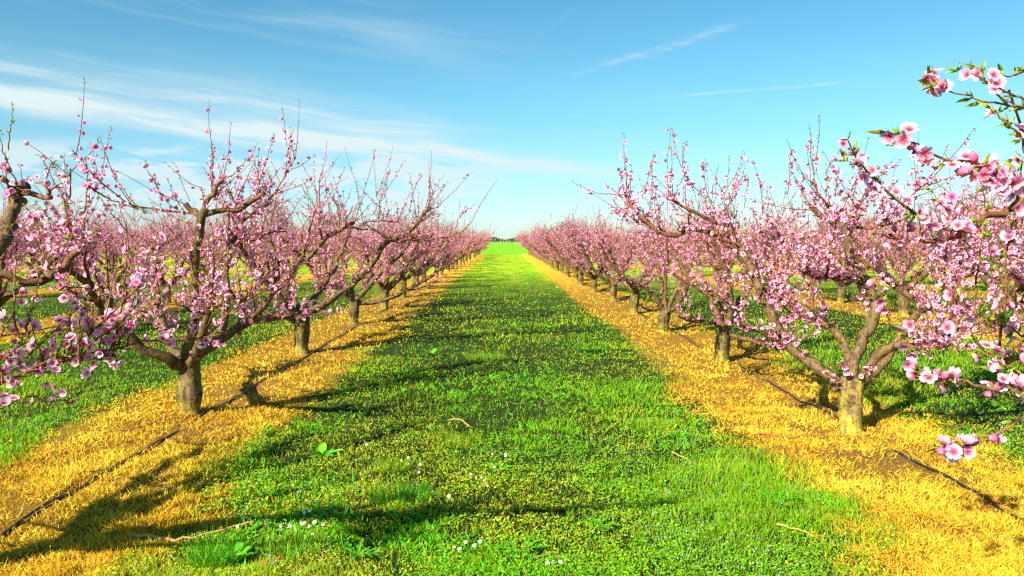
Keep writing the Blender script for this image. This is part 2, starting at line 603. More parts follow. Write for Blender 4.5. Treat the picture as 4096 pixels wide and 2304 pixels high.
def bud_t():
    V = []; Q = []; C = []
    for (z, r, c) in ((-0.35, 0.10, (0.22, 0.05, 0.02)), (0.05, 0.30, (0.45, 0.03, 0.08)), (0.45, 0.40, (0.80, 0.17, 0.35)), (0.95, 0.10, (0.86, 0.33, 0.50))):
        for k in range(6):
            a = k * math.pi / 3
            V.append((r * math.cos(a), r * math.sin(a), z)); C.append(c)
    for i in range(3):
        for k in range(6):
            Q.append((i * 6 + k, i * 6 + (k + 1) % 6, i * 6 + 6 + (k + 1) % 6, i * 6 + 6 + k))
    return np.array(V), np.array(Q), np.zeros((0, 3), int), np.array(C, dtype=float)


def leaf_t():
    """lance-shaped young leaf along +z, folded on its midrib, length 1"""
    V = [(0, 0, 0), (-0.13, 0.05, 0.35), (0, 0.0, 0.38), (0.13, 0.05, 0.35), (-0.09, 0.12, 0.72), (0, 0.07, 0.74), (0.09, 0.12, 0.72), (0, 0.2, 1.0)]
    Q = [(0, 1, 2, 2), (0, 2, 3, 3), (1, 4, 5, 2), (2, 5, 6, 3)]
    T = [(0, 2, 1), (0, 3, 2), (4, 7, 5), (5, 7, 6)]
    Q = Q[2:]
    g = np.array((0.27, 0.38, 0.018))
    C = [g * (1.0, 0.75, 1)] + [g] * 3 + [g * (1.05, 1.05, 1)] * 3 + [g * (1.3, 0.9, 1)]
    return np.array(V, dtype=float), np.array(Q), np.array(T), np.array(C)


T_HI = [blossom_hi(c, i) for i, c in enumerate((0.12, 0.35, 0.6, 0.95))]
T_MID = [blossom_mid(c) for c in (0.1, 0.35, 0.7)]
T_BUD = bud_t()
T_LEAF = leaf_t()


# ------------------------------------------------------------------ peach tree growth
UP = np.array([0, 0, 1.0])


class TreeData:
    pass


def grow_tree(seed, trunk, limbs, manual=(), sub_rate=3.0, shoot_rate=13.0, blo_rate=24.0, leaf_rate=7.0, sprouts=4,
              sub_len=(0.3, 0.8), shoot_len=(0.14, 0.5), blo_r=0.020, dead=0.0, start_t=0.22, sprout_len=(0.4, 0.85), leaf_size=(0.014, 0.036), flowers=()):
    """trunk: rows (x,y,z,r).  limbs: list of (rows (x,y,z,r), options).  manual: traced shoots, list of (rows xyz, r0, blossoms per m).
    All in local coordinates of the tree base."""
    rng = np.random.default_rng(seed)
    td = TreeData()
    td.trunk = spline(trunk, 14)
    td.limbs = []          # (list of (P,R,sides))
    sh_S = []; sh_D = []; sh_L = []; sh_B = []; sh_up = []
    for L, opt in limbs:
        L = np.asarray(L, float)
        length = np.linalg.norm(np.diff(L[:, :3], axis=0), axis=1).sum()
        k = max(6, int(length / 0.085))
        S_ = spline(L, k)
        j = rng.normal(0, 0.008, (k, 3)); j[0] = 0
        P = S_[:, :3] + j; Rr = np.maximum(S_[:, 3], 0.005) * (1 + 0.10 * np.sin(np.arange(k) * 1.7 + rng.uniform(0, 6)))
        parts = [(P, Rr, 9 if Rr[0] > 0.02 else 6)]
        outw = norm(np.append(P[-1][:2] - P[0][:2], 0.0) + 1e-6)
        sr = opt.get('sub', sub_rate); shr = opt.get('shoot', shoot_rate); st = opt.get('start', start_t)
        paths = [(P, Rr, shr, st)]
        ns = rng.poisson(sr * length)
        for _ in range(ns):
            t_ = rng.uniform(max(st, 0.25), 1.0) ** 0.8
            i = min(k - 2, int(t_ * (k - 1)))
            tang = norm(P[i + 1] - P[i])
            side = rng.normal(size=3); side -= tang * side.dot(tang); side = norm(side)
            dr = norm(0.45 * tang + 0.9 * side + 0.35 * UP + 0.25 * outw)
            if dr[2] < -0.1: dr[2] *= -0.3; dr = norm(dr)
            ln = rng.uniform(*opt.get('sub_len', sub_len)) * (1.15 - 0.35 * t_)
            r0 = min(Rr[i] * 0.6, rng.uniform(0.009, 0.017))
            n = 7
            tt = np.linspace(0, 1, n)[:, None]
            bend = rng.normal(0, 0.18, 3) + UP * rng.uniform(0.0, 0.35)
            Q = P[i] + dr * ln * tt + bend * ln * tt ** 2 + rng.normal(0, 0.012, (n, 3)) * np.minimum(tt * 3, 1)
            rr = np.linspace(r0, max(0.0035, r0 * 0.45), n)
            parts.append((Q, rr, 6))
            paths.append((Q, rr, shr * 1.3, 0.12))
        for _ in range(rng.poisson(2.2 * length * opt.get('stubs', 1.0))):        # short pruning stubs
            i = rng.integers(1, k - 1)
            side = norm(rng.normal(size=3) + 0.4 * UP)
            r0 = Rr[i] * rng.uniform(0.35, 0.6)
            parts.append((P[i] + side * np.array([[0], [1.0]]) * (Rr[i] + rng.uniform(0.015, 0.05)), np.array([r0, r0 * 0.85]), 6))
        td.limbs.append(parts)
        for (Q, rr, rate, st_) in paths:
            seg = np.linalg.norm(np.diff(Q, axis=0), axis=1); ln = seg.sum()
            n = rng.poisson(rate * ln)
            if n == 0: continue
            tv = rng.uniform(st_, 1.0, n)
            idx = np.minimum((tv * (len(Q) - 1)).astype(int), len(Q) - 2); f = (tv * (len(Q) - 1) - idx)[:, None]
            s0 = Q[idx] * (1 - f) + Q[idx + 1] * f
            tang = norm(Q[idx + 1] - Q[idx])
            side = rng.normal(size=(n, 3)); side -= tang * (side * tang).sum(1, keepdims=True); side = norm(side)
            d = norm(0.75 * side + 0.35 * tang + 0.55 * UP + 0.15 * outw)
            dn = d[:, 2] < -0.35; d[dn, 2] *= -0.4
            l = rng.uniform(*shoot_len, n) * np.where(d[:, 2] > 0.3, 1.15, 0.8) * rng.choice([1, 1, 1, 0.5], n)
            sh_S.append(s0); sh_D.append(norm(d)); sh_L.append(l); sh_B.append(np.full(n, blo_rate)); sh_up.append(rng.uniform(-0.02, 0.3, n))
        ne = opt.get('sprouts', sprouts)
        if ne:
            i = np.minimum(k - 1, (k * rng.uniform(0.72, 1.0, ne)).astype(int))
            d = norm(np.array([0, 0, 1.0]) + rng.normal(0, 0.28, (ne, 3)) + outw * 0.28)
            sh_S.append(P[i]); sh_D.append(d); sh_L.append(rng.uniform(*sprout_len, ne)); sh_B.append(np.full(ne, blo_rate * 0.62)); sh_up.append(rng.uniform(0, 0.15, ne))
    if sh_S:
        s0 = np.concatenate(sh_S); d = np.concatenate(sh_D); l = np.concatenate(sh_L); br = np.concatenate(sh_B); up = np.concatenate(sh_up)
    else:
        s0 = np.zeros((0, 3)); d = s0; l = np.zeros(0); br = l; up = l
    n = len(s0); k = 6
    t_ = np.linspace(0, 1, k)[None, :, None]
    lat = rng.normal(0, 0.09, (n, 1, 3))
    P = s0[:, None] + d[:, None] * l[:, None, None] * t_ + (UP * up[:, None, None] + lat) * l[:, None, None] * t_ ** 2
    P += rng.normal(0, 0.004, P.shape) * np.minimum(t_ * 4, 1)
    r0 = np.clip(0.0028 + l * 0.0038, 0.0025, 0.006)
    Rr = r0[:, None] * np.linspace(1, 0.42, k)[None, :]
    Ps = [P]; Rs = [Rr]; Bs = [br]
    for (rows, rr0, rate) in manual:
        rows = np.asarray(rows, float)
        Q = spline(rows, 18)
        Q = Q + rng.normal(0, 0.0025, Q.shape)
        for a in range(0, 15, 5):          # chained six-point pieces share their end points
            Ps.append(Q[None, a:a + 6]); Rs.append((rr0 * np.linspace(1, 0.35, 18))[None, a:a + 6]); Bs.append(np.array([rate]))
        Ps.append(np.stack([Q[15] + (Q[17] - Q[15]) * f for f in np.linspace(0, 1, 6)])[None]); Rs.append((rr0 * np.linspace(0.42, 0.3, 6))[None]); Bs.append(np.array([rate]))
    P = np.concatenate(Ps); Rr = np.concatenate(Rs); br = np.concatenate(Bs)
    td.shootP, td.shootR = P, Rr
    # blossoms, buds and leaves along the shoots
    ln = np.linalg.norm(np.diff(P, axis=1), axis=2).sum(1)
    cnt = rng.poisson(br * ln)
    own = np.repeat(np.arange(len(P)), cnt)
    m_ = len(own)
    node = rng.uniform(0.03, 1.0, m_)
    node = np.where(rng.random(m_) < 0.5, np.round(node * 6) / 6, node)        # flowers gather at nodes
    node = np.clip(node + rng.normal(0, 0.012, m_), 0.0, 1.0)
    keep = rng.random(m_) < np.where(ln[own] > 0.38, 1.05 - 0.55 * node, 1.0)
    own = own[keep]; node = node[keep]; m_ = len(own)
    i = np.minimum((node * 5).astype(int), 4); f = (node * 5 - i)[:, None]
    pos = P[own, i] * (1 - f) + P[own, i + 1] * f
    tang = norm(P[own, i + 1] - P[own, i])
    side = rng.normal(size=(m_, 3)); side -= tang * (side * tang).sum(1, keepdims=True); side = norm(side)
    bud = rng.random(m_) < np.where(node > 0.8, 0.45, 0.14)
    size = blo_r * rng.uniform(0.78, 1.15, m_)
    size[bud] *= rng.uniform(0.38, 0.6, bud.sum())
    td.bpos = pos + side * (0.006 + size * rng.uniform(0.3, 0.9, m_))[:, None]
    td.bnrm = norm(side + 0.35 * tang + rng.normal(0, 0.35, (m_, 3)))
    td.bsize, td.bud = size, bud
    td.bcol = np.clip(rng.normal(1.0, 0.06, (m_, 1)) * np.array([1, 1, 1]) * np.stack([np.ones(m_), rng.uniform(0.68, 1.12, m_), rng.uniform(0.8, 1.08, m_)], -1), 0, 1.12)
    td.bkind = rng.integers(0, 4, m_)
    if len(flowers):                    # single blossoms traced one by one; most look towards the light
        fl = np.array(flowers, float); q = len(fl)
        td.bpos = np.vstack([td.bpos, fl[:, :3]])
        td.bnrm = np.vstack([td.bnrm, norm(np.array((-.35, -.75, .25)) + rng.normal(0, .75, (q, 3)))])
        td.bsize = np.concatenate([td.bsize, blo_r * rng.uniform(.72, 1.02, q)])
        td.bud = np.concatenate([td.bud, rng.random(q) < .14])
        td.bcol = np.vstack([td.bcol, np.column_stack([np.ones(q), rng.uniform(.8, 1.1, q), rng.uniform(.9, 1.05, q)])])
        td.bkind = np.concatenate([td.bkind, rng.integers(0, 4, q)])
    cnt = rng.poisson(leaf_rate * ln * 0.8)
    own = np.repeat(np.arange(len(P)), cnt)
    own = np.concatenate([own, np.repeat(np.arange(len(P)), 3)]); m_ = len(own)
    node = rng.uniform(0.2, 1.0, m_); node[-3 * len(P):] = 1.0
    i = np.minimum((node * 5).astype(int), 4); f = (node * 5 - i)[:, None]
    pos = P[own, i] * (1 - f) + P[own, i + 1] * f
    tang = norm(P[own, i + 1] - P[own, i])
    side = rng.normal(size=(m_, 3)); side -= tang * (side * tang).sum(1, keepdims=True); side = norm(side)
    td.lpos = pos; td.ldir = norm(tang * 0.9 + side * 0.75)
    td.lsize = rng.uniform(*leaf_size, m_)
    td.lcol = np.stack([rng.uniform(0.6, 1.25, m_), rng.uniform(0.65, 1.1, m_), rng.uniform(0.6, 1.4, m_)], -1)
    td.rng = rng
    return td


def trunk_obj(td, parent, name='trunk', extra=None):
    rng = td.rng
    T = td.trunk
    acc = Acc()
    k = len(T)
    S_ = spline(T, 22)
    P = S_[:, :3] + np.append(np.zeros((22, 2)), np.zeros((22, 1)), 1); Rr = S_[:, 3]
    sides = 16
    V, Q = tubes(P[None], Rr[None], sides, None, 0)
    ang = np.tile(np.arange(sides) / sides * 2 * np.pi, 22); zz = V[:, 2]
    c = P.repeat(sides, 0)
    flare = 0.30 * np.clip((0.10 - zz) / 0.14, 0, 1.2) ** 2
    lump = 1 + flare * (0.6 + 0.5 * np.sin(ang * 4 + seed_of(td))) + 0.10 * np.sin(ang * 3 + zz * 4 + seed_of(td)) + 0.06 * np.sin(ang * 5 - zz * 9) + rng.uniform(-0.05, 0.05, len(V))
    V = c + (V - c) * lump[:, None]
    g = np.clip((fbm(ang * 1.6 + seed_of(td), zz * 5, 5) - 0.42) * 5, 0, 1)[:, None]
    colr = np.array((0.135, 0.094, 0.036)) * (1 - g) + np.array((0.17, 0.145, 0.018)) * g
    low = np.clip((0.17 - zz) / 0.05, 0, 1)[:, None]
    colr = colr * (1 - low) + np.array((0.25, 0.20, 0.028)) * low
    acc.add(V, Q, None, colr * getattr(td, 'tint', 1.0))
    e = V[-sides:]
    acc.add(np.vstack([e, e.mean(0) + (0, 0, 0.03)]), None, [[i, (i + 1) % sides, sides] for i in range(sides)], np.array((0.10, 0.07, 0.05)))
    if extra: extra(acc)
    return acc.build(name, M_BARK, parent, True)


def seed_of(td):
    return getattr(td, 'phase', 0.0)


def limb_into(acc, parts, rng):
    for n, (P, Rr, sides) in enumerate(parts):
        add_limb(acc, P, Rr, sides, rng, cap=Rr[-1] > 0.006, rough=0.09 if Rr[0] > 0.02 else 0.05)


def shoots_into(acc, td, sides=4):
    V, Q = tubes(td.shootP, td.shootR, sides)
    tip = np.tile(np.repeat(np.linspace(0, 1, td.shootP.shape[1]), sides), len(td.shootP))[:, None]
    C = wood_col(np.zeros(len(V)) + 0.004) * (1 - tip) + np.array((0.16, 0.13, 0.035)) * tip
    acc.add(V, Q, None, C)


def blossoms_into(acc, td, sel, hi):
    b = sel & td.bud
    if b.any():
        acc.add(*inst(T_BUD, td.bpos[b], frames(td.bnrm[b], td.rng), td.bsize[b] * 1.5, td.bcol[b]))
    tm = T_HI if hi else T_MID
    for i, t in enumerate(tm):
        s = sel & ~td.bud & (td.bkind % len(tm) == i)
        if s.any():
            acc.add(*inst(t, td.bpos[s], frames(td.bnrm[s], td.rng), td.bsize[s], td.bcol[s]))


def leaves_into(acc, td):
    acc.add(*inst(T_LEAF, td.lpos, frames(td.ldir, td.rng), td.lsize, td.lcol))


BLO_MESH = []


def blossom_protos():
    for t in T_HI + [T_BUD]:
        me_o = make_obj('blossom', t[0], [x for x in (t[1], t[2]) if len(x)], M_PETAL, t[3])
        BLO_MESH.append(me_o.data)
        bpy.data.objects.remove(me_o)


blossom_protos()


def realize(td, root, hi=False, individuals=0, simple=False):
    """turn grown data into the parts of one tree"""
    base = np.array(root.location)
    if simple:
        tr = trunk_obj(td, root, 'trunk', lambda acc: [limb_into(acc, p, td.rng) for p in td.limbs])
        wood = Acc(); shoots_into(wood, td, 3)
        pet = Acc(); blossoms_into(pet, td, np.ones(len(td.bpos), bool), False)
        lf = Acc(); leaves_into(lf, td)
        V = []; Q = []; T = []; C = []; mi_q = []; mi_t = []; n = 0
        for mi, a in enumerate((wood, pet, lf)):
            v = np.concatenate(a.v); V.append(v); C.append(np.concatenate(a.c))
            if a.q: q = np.concatenate(a.q); Q.append(q + n); mi_q.append(np.full(len(q), mi))
            if a.t: q = np.concatenate(a.t); T.append(q + n); mi_t.append(np.full(len(q), mi))
            n += len(v)
        fs = [np.concatenate(Q)] + ([np.concatenate(T)] if T else [])
        make_obj('crown', np.concatenate(V), fs, None, np.concatenate(C), root, False, [M_BARK, M_PETAL, M_LEAF], np.concatenate(mi_q + mi_t))
        return
    trunk_obj(td, root)
    for p in td.limbs:
        acc = Acc(); limb_into(acc, p, td.rng)
        acc.build('limb', M_BARK, root, True)
    acc = Acc(); shoots_into(acc, td, 5 if hi else 4); tag(acc.build('shoots', M_BARK, root, True), kind='stuff')
    sel = np.ones(len(td.bpos), bool)
    if individuals:
        px, py, dep = project(td.bpos + base)
        inside = (px > -30) & (px < 4126) & (py > -30) & (py < 2334) & (dep > 0.3)
        app = np.where(inside, td.bsize / np.maximum(dep, 0.3), 0)
        idx = np.argsort(-app)[:individuals]
        idx = idx[app[idx] > 0]
        fr = frames(td.bnrm, td.rng)
        for i in idx:
            o = bpy.data.objects.new('blossom', BLO_MESH[4] if td.bud[i] else BLO_MESH[td.bkind[i]])
            COL.objects.link(o)
            o.parent = root
            s = td.bsize[i] * (1.5 if td.bud[i] else 1.0)
            M4 = Matrix(fr[i].tolist()).to_4x4()
            o.matrix_local = Matrix.Translation(td.bpos[i]) @ M4 @ Matrix.Scale(s, 4)
            sel[i] = False
    acc = Acc(); blossoms_into(acc, td, sel, hi)
    tag(acc.build('blossoms', M_PETAL, root), kind='stuff')
    acc = Acc(); leaves_into(acc, td)
    tag(acc.build('leaves', M_LEAF, root), kind='stuff')


def generic_spec(seed, hgt_=1.0):
    """vase-pruned orchard tree: short trunk, four or five scaffold limbs"""
    rng = np.random.default_rng(seed)
    fz = rng.uniform(0.46, 0.60)
    lean = rng.normal(0, 0.03, 2)
    r = rng.uniform(0.078, 0.098)
    trunk = [(0, 0, -0.06, r * 1.12), (lean[0] * .2, lean[1] * .2, 0.10, r * 0.96), (lean[0] * .6, lean[1] * .6, 0.27, r * 1.12), (lean[0], lean[1], fz - 0.08, r * 0.98), (lean[0], lean[1], fz + 0.03, r * 0.95)]
    n = rng.choice([4, 4, 5])
    a0 = rng.uniform(0, 6.28)
    limbs = []
    for i in range(n):
        a = a0 + i * 2 * math.pi / n + rng.normal(0, 0.18)
        u = np.array([math.cos(a), math.sin(a), 0])
        reach = rng.uniform(1.15, 1.6); top = rng.uniform(1.58, 1.98) * hgt_
        sw = np.array([-u[1], u[0], 0]) * rng.normal(0, 0.16)
        c = np.array([lean[0], lean[1], 0])
        q = [c + u * 0.03 + UP * (fz - 0.04), c + u * 0.24 + UP * (fz + 0.13), c + u * reach * 0.45 + sw * 0.6 + UP * (fz + (top - fz) * 0.34),
             c + u * reach * 0.72 + sw + UP * (fz + (top - fz) * 0.66), c + u * reach + sw * 1.4 + UP * top]
        rr = [0.058, 0.054, 0.043, 0.033, 0.018]
        limbs.append((np.column_stack([np.array(q) + rng.normal(0, 0.03, (5, 3)) * np.array([[0], [.4], [1], [1], [1]]), np.array(rr) * rng.uniform(0.85, 1.1)]), {}))
    # one or two inner uprights
    for _ in range(rng.integers(1, 3)):
        a = rng.uniform(0, 6.28); u = np.array([math.cos(a), math.sin(a), 0])
        q = [UP * fz, u * 0.2 + UP * (fz + 0.3), u * 0.35 + UP * (fz + 0.75), u * 0.45 + UP * 1.7]
        limbs.append((np.column_stack([q, [0.036, 0.030, 0.024, 0.013]]), {'stubs': 0.6}))
    return trunk, limbs


def copy_tree(proto, loc, rz, sc):
    c = proto.copy(); COL.objects.link(c)
    c.location = loc; c.rotation_euler = (0, 0, rz); c.scale = (sc, sc, sc * 1.0)
    for ch in proto.children:
        d = ch.copy(); COL.objects.link(d); d.parent = c
    return c


TREE_GROUP = 'blossoming peach trees in the orchard rows'

# ------------------------------------------------------------------ traced trees of the two front rows
class View:
    """a zoomed crop of the photograph: crop pixels -> world at a depth, local to a tree base"""
    def __init__(self, ox, oy, s, base):
        self.o = (ox, oy, s); self.b = np.asarray(base)

    def __call__(self, x, y, d):
        return W(self.o[0] + x / self.o[2], self.o[1] + y / self.o[2], d) - self.b


def rows(view, pts, d0, d1, r0, r1, dcurve=1.0):
    n = len(pts); out = []
    for i, (x, y) in enumerate(pts):
        f = i / (n - 1)
        p = view(x, y, d0 + (d1 - d0) * f ** dcurve)
        out.append((*p, r0 + (r1 - r0) * f))
    return np.array(out)


def path(view, pts, d0, d1):
    n = len(pts)
    return np.array([view(x, y, d0 + (d1 - d0) * i / (n - 1)) for i, (x, y) in enumerate(pts)])


def front_left():
    """nearest tree of the left row: its trunk stands outside the frame, its branches reach in"""
    base = np.array((-2.85, 3.45, 0.0))
    root = tag(empty('peach_tree', base), 'nearest peach tree on the left, only its blossoming branches reaching past the picture edge', 'tree', TREE_GROUP)
    z2 = View(0, 900, 2.5156, base); z3 = View(0, 1400, 1.6026, base); z4 = View(0, 700, 2.898, base); z1 = View(0, 380, 2.5156, base)
    f = np.array((0.0, 0.0, 0.55, 0.06))
    trunk = [(0, 0, -0.06, .115), (0, 0, .1, .1), (0.0, 0, .3, .108), (0, 0, .5, .098), (0, 0, .58, .09)]
    L = []
    # limb a: pale upright limb at the picture edge
    a = rows(z4, [(-20, 900), (60, 720), (110, 560), (160, 400), (200, 280), (235, 160), (262, 105)], 4.25, 4.45, 0.040, 0.030)
    L.append((np.vstack([[(0, 0, .53, .06)], [(-0.08, 0.35, 0.95, 0.052)], a]), {'sub': 0.2, 'shoot': 2, 'sprouts': 0}))
    L.append((rows(z4, [(215, 225), (300, 222), (440, 235), (540, 245), (585, 245)], 4.42, 4.3, 0.018, 0.012), {'sub': 0, 'shoot': 4, 'sprouts': 0, 'stubs': 0.3}))
    L.append((rows(z4, [(565, 240), (565, 170), (520, 90), (400, 70)], 4.3, 4.3, 0.010, 0.006), {'sub': 0, 'shoot': 6, 'sprouts': 0, 'stubs': 0}))
    L.append((rows(z4, [(170, 170), (60, 80), (-30, 10)], 4.4, 4.3, 0.016, 0.010), {'sub': 0, 'shoot': 4, 'sprouts': 1, 'stubs': 0}))
    # limb b: brown branch with a pruned end
    b = rows(z2, [(-60, 520), (170, 560), (380, 570), (500, 530), (620, 440), (720, 340), (800, 260)], 3.55, 3.75, 0.019, 0.016)
    L.append((np.vstack([[(0.05, 0.0, .53, .045)], [(0.25, 0.05, 0.85, 0.032)], b]), {'sub': 0.4, 'shoot': 7, 'sprouts': 0, 'start': .3, 'stubs': 0.5}))
    # limb c: low branch that carries the big blossoms at the lower left
    c = rows(z3, [(-90, 250), (0, 205), (130, 150), (280, 110), (480, 70), (620, 50), (735, 30)], 2.8, 3.1, 0.011, 0.006)
    L.append((np.vstack([[(0.02, -0.05, .52, .04)], [(0.15, -0.35, 0.75, 0.022)], c]), {'sub': 0.5, 'shoot': 12, 'sprouts': 0, 'start': .35, 'stubs': 0.2}))
    # limbs outside the frame
    q = [(0, 0, .52), (-.30, -.7, 1.25), (-.50, -1.5, 2.1), (-.2, -1.95, 2.5), (.5, -2.05, 2.65), (1.25, -2.0, 2.68)]
    L.append((np.column_stack([q, [.055, .05, .042, .036, .03, .02]]), {'sub': .5, 'shoot': 7, 'sprouts': 0}))
    for ang, top, reach in ((2.6, 1.9, 1.4), (3.9, 1.8, 1.4), (-0.9, 1.75, 0.95), (2.0, 1.7, 1.0)):
        u = np.array((math.cos(ang), math.sin(ang), 0))
        q = [UP * .52, u * .3 + UP * .75, u * reach * .6 + UP * 1.2, u * reach + UP * top]
        L.append((np.column_stack([q, [.055, .048, .038, .02]]), {'sprouts': 0}))
    man = []
    def sh(v, pts, d0, d1, r=0.0042, rate=24): man.append((path(v, pts, d0, d1), r, rate * 0.72))
    sh(z1, [(170, 900), (120, 780), (60, 640), (0, 450), (-30, 300)], 4.3, 4.2)
    sh(z1, [(90, 560), (105, 370), (118, 260), (130, 120)], 4.3, 4.3, rate=10)
    sh(z1, [(520, 960), (640, 860), (760, 730), (860, 640), (985, 480)], 4.3, 4.1, .005, 26)
    sh(z1, [(840, 1340), (850, 1180), (872, 1000), (880, 800), (865, 640)], 3.9, 3.9, .005, 26)
    sh(z1, [(880, 900), (1000, 990), (1130, 1060), (1280, 1110), (1440, 1160)], 4.0, 4.6, .005, 16)
    sh(z1, [(470, 830), (500, 740), (530, 680)], 4.3, 4.3, .004, 18)
    sh(z1, [(690, 1280), (655, 1150), (640, 1060), (610, 1000)], 3.7, 3.7, .004, 20)
    sh(z1, [(530, 1440), (400, 1300), (280, 1130)], 3.6, 3.6, .004, 36)
    sh(z1, [(740, 1440), (690, 1290), (650, 1090)], 3.8, 3.8, .004, 22)
    sh(z2, [(185, 1130), (160, 960), (145, 700), (150, 420), (170, 300)], 2.9, 3.0, .005, 14)
    sh(z2, [(255, 1060), (300, 900), (345, 750), (370, 640), (400, 450)], 2.9, 3.1, .005, 18)
    sh(z2, [(785, 1290), (795, 1080), (805, 880), (830, 820)], 2.9, 2.9, .004, 26)
    sh(z2, [(1180, 1240), (1240, 1100), (1300, 960), (1310, 860)], 3.1, 3.0, .004, 26)
    sh(z2, [(250, 1340), (420, 1190), (560, 1050), (680, 920)], 2.9, 3.0, .004, 34)
    sh(z2, [(1330, 860), (1370, 780), (1395, 660), (1390, 570)], 3.1, 3.1, .004, 40)
    sh(z2, [(0, 1120), (60, 1010), (120, 930)], 2.8, 2.8, .004, 36)
    sh(z2, [(60, 1420), (150, 1260), (260, 1150)], 2.8, 2.8, .004, 44)
    sh(z2, [(560, 400), (640, 250), (700, 120)], 3.6, 3.6, .004, 34)
    sh(z2, [(420, 460), (440, 300), (400, 120), (390, 0)], 3.5, 3.5, .004, 36)
    sh(z2, [(840, 230), (870, 150), (930, 90)], 3.75, 3.75, .004, 46)
    sh(z2, [(620, 640), (700, 620), (900, 640), (1060, 680)], 3.5, 3.7, .005, 34)
    sh(z3, [(60, 290), (200, 300), (340, 310), (430, 330)], 2.9, 2.9, .004, 34)
    sh(z3, [(0, 380), (60, 350), (180, 320)], 2.8, 2.8, .004, 30)
    sh(z3, [(150, 140), (120, 40), (140, -60)], 2.85, 2.85, .004, 36)
    sh(z3, [(20, 210), (0, 100), (20, -20)], 2.75, 2.75, .004, 44)
    sh(z3, [(620, 50), (720, 100), (760, 60), (900, 40)], 3.05, 3.1, .003, 18)
    sh(z3, [(430, 330), (520, 260), (580, 170)], 2.95, 3.0, .003, 14)
    fw = []
    for v, d, pts in ((z4, 3.6, ((540, 1060), (600, 750), (450, 670), (640, 880), (690, 1170), (400, 1120), (1040, 740), (1010, 690), (930, 840), (480, 970), (350, 900), (150, 1010), (360, 470), (420, 460), (480, 490), (250, 570))),
                      (z4, 4.2, ((1000, 1150), (1330, 40), (960, 310), (1030, 140), (720, 260), (430, 20), (360, 60), (540, 90), (750, 80))),
                      (z2, 3.0, ((830, 840), (1310, 870), (1400, 620), (1330, 760), (110, 1010), (140, 1060), (180, 1180), (230, 1210), (290, 1080), (1010, 1080), (1090, 1080), (1000, 1270), (950, 1200), (1150, 1410), (640, 730), (610, 1050), (660, 970), (20, 970), (30, 1320), (130, 930))),
                      (z3, 2.85, ((30, 300), (60, 180), (110, 220), (410, 270), (330, 330), (210, 340), (300, 210), (350, 240), (730, 95), (560, 145), (170, 130), (20, 130), (330, 80), (640, 20)))):
        fw += [v(x, y, d) for x, y in pts]
    td = grow_tree(101, trunk, L, man, flowers=fw, sub_rate=1.6, shoot_rate=9, blo_rate=19, blo_r=0.0195, shoot_len=(0.10, 0.28), sprouts=0)
    td.phase = 0.4
    realize(td, root, hi=True, individuals=100)


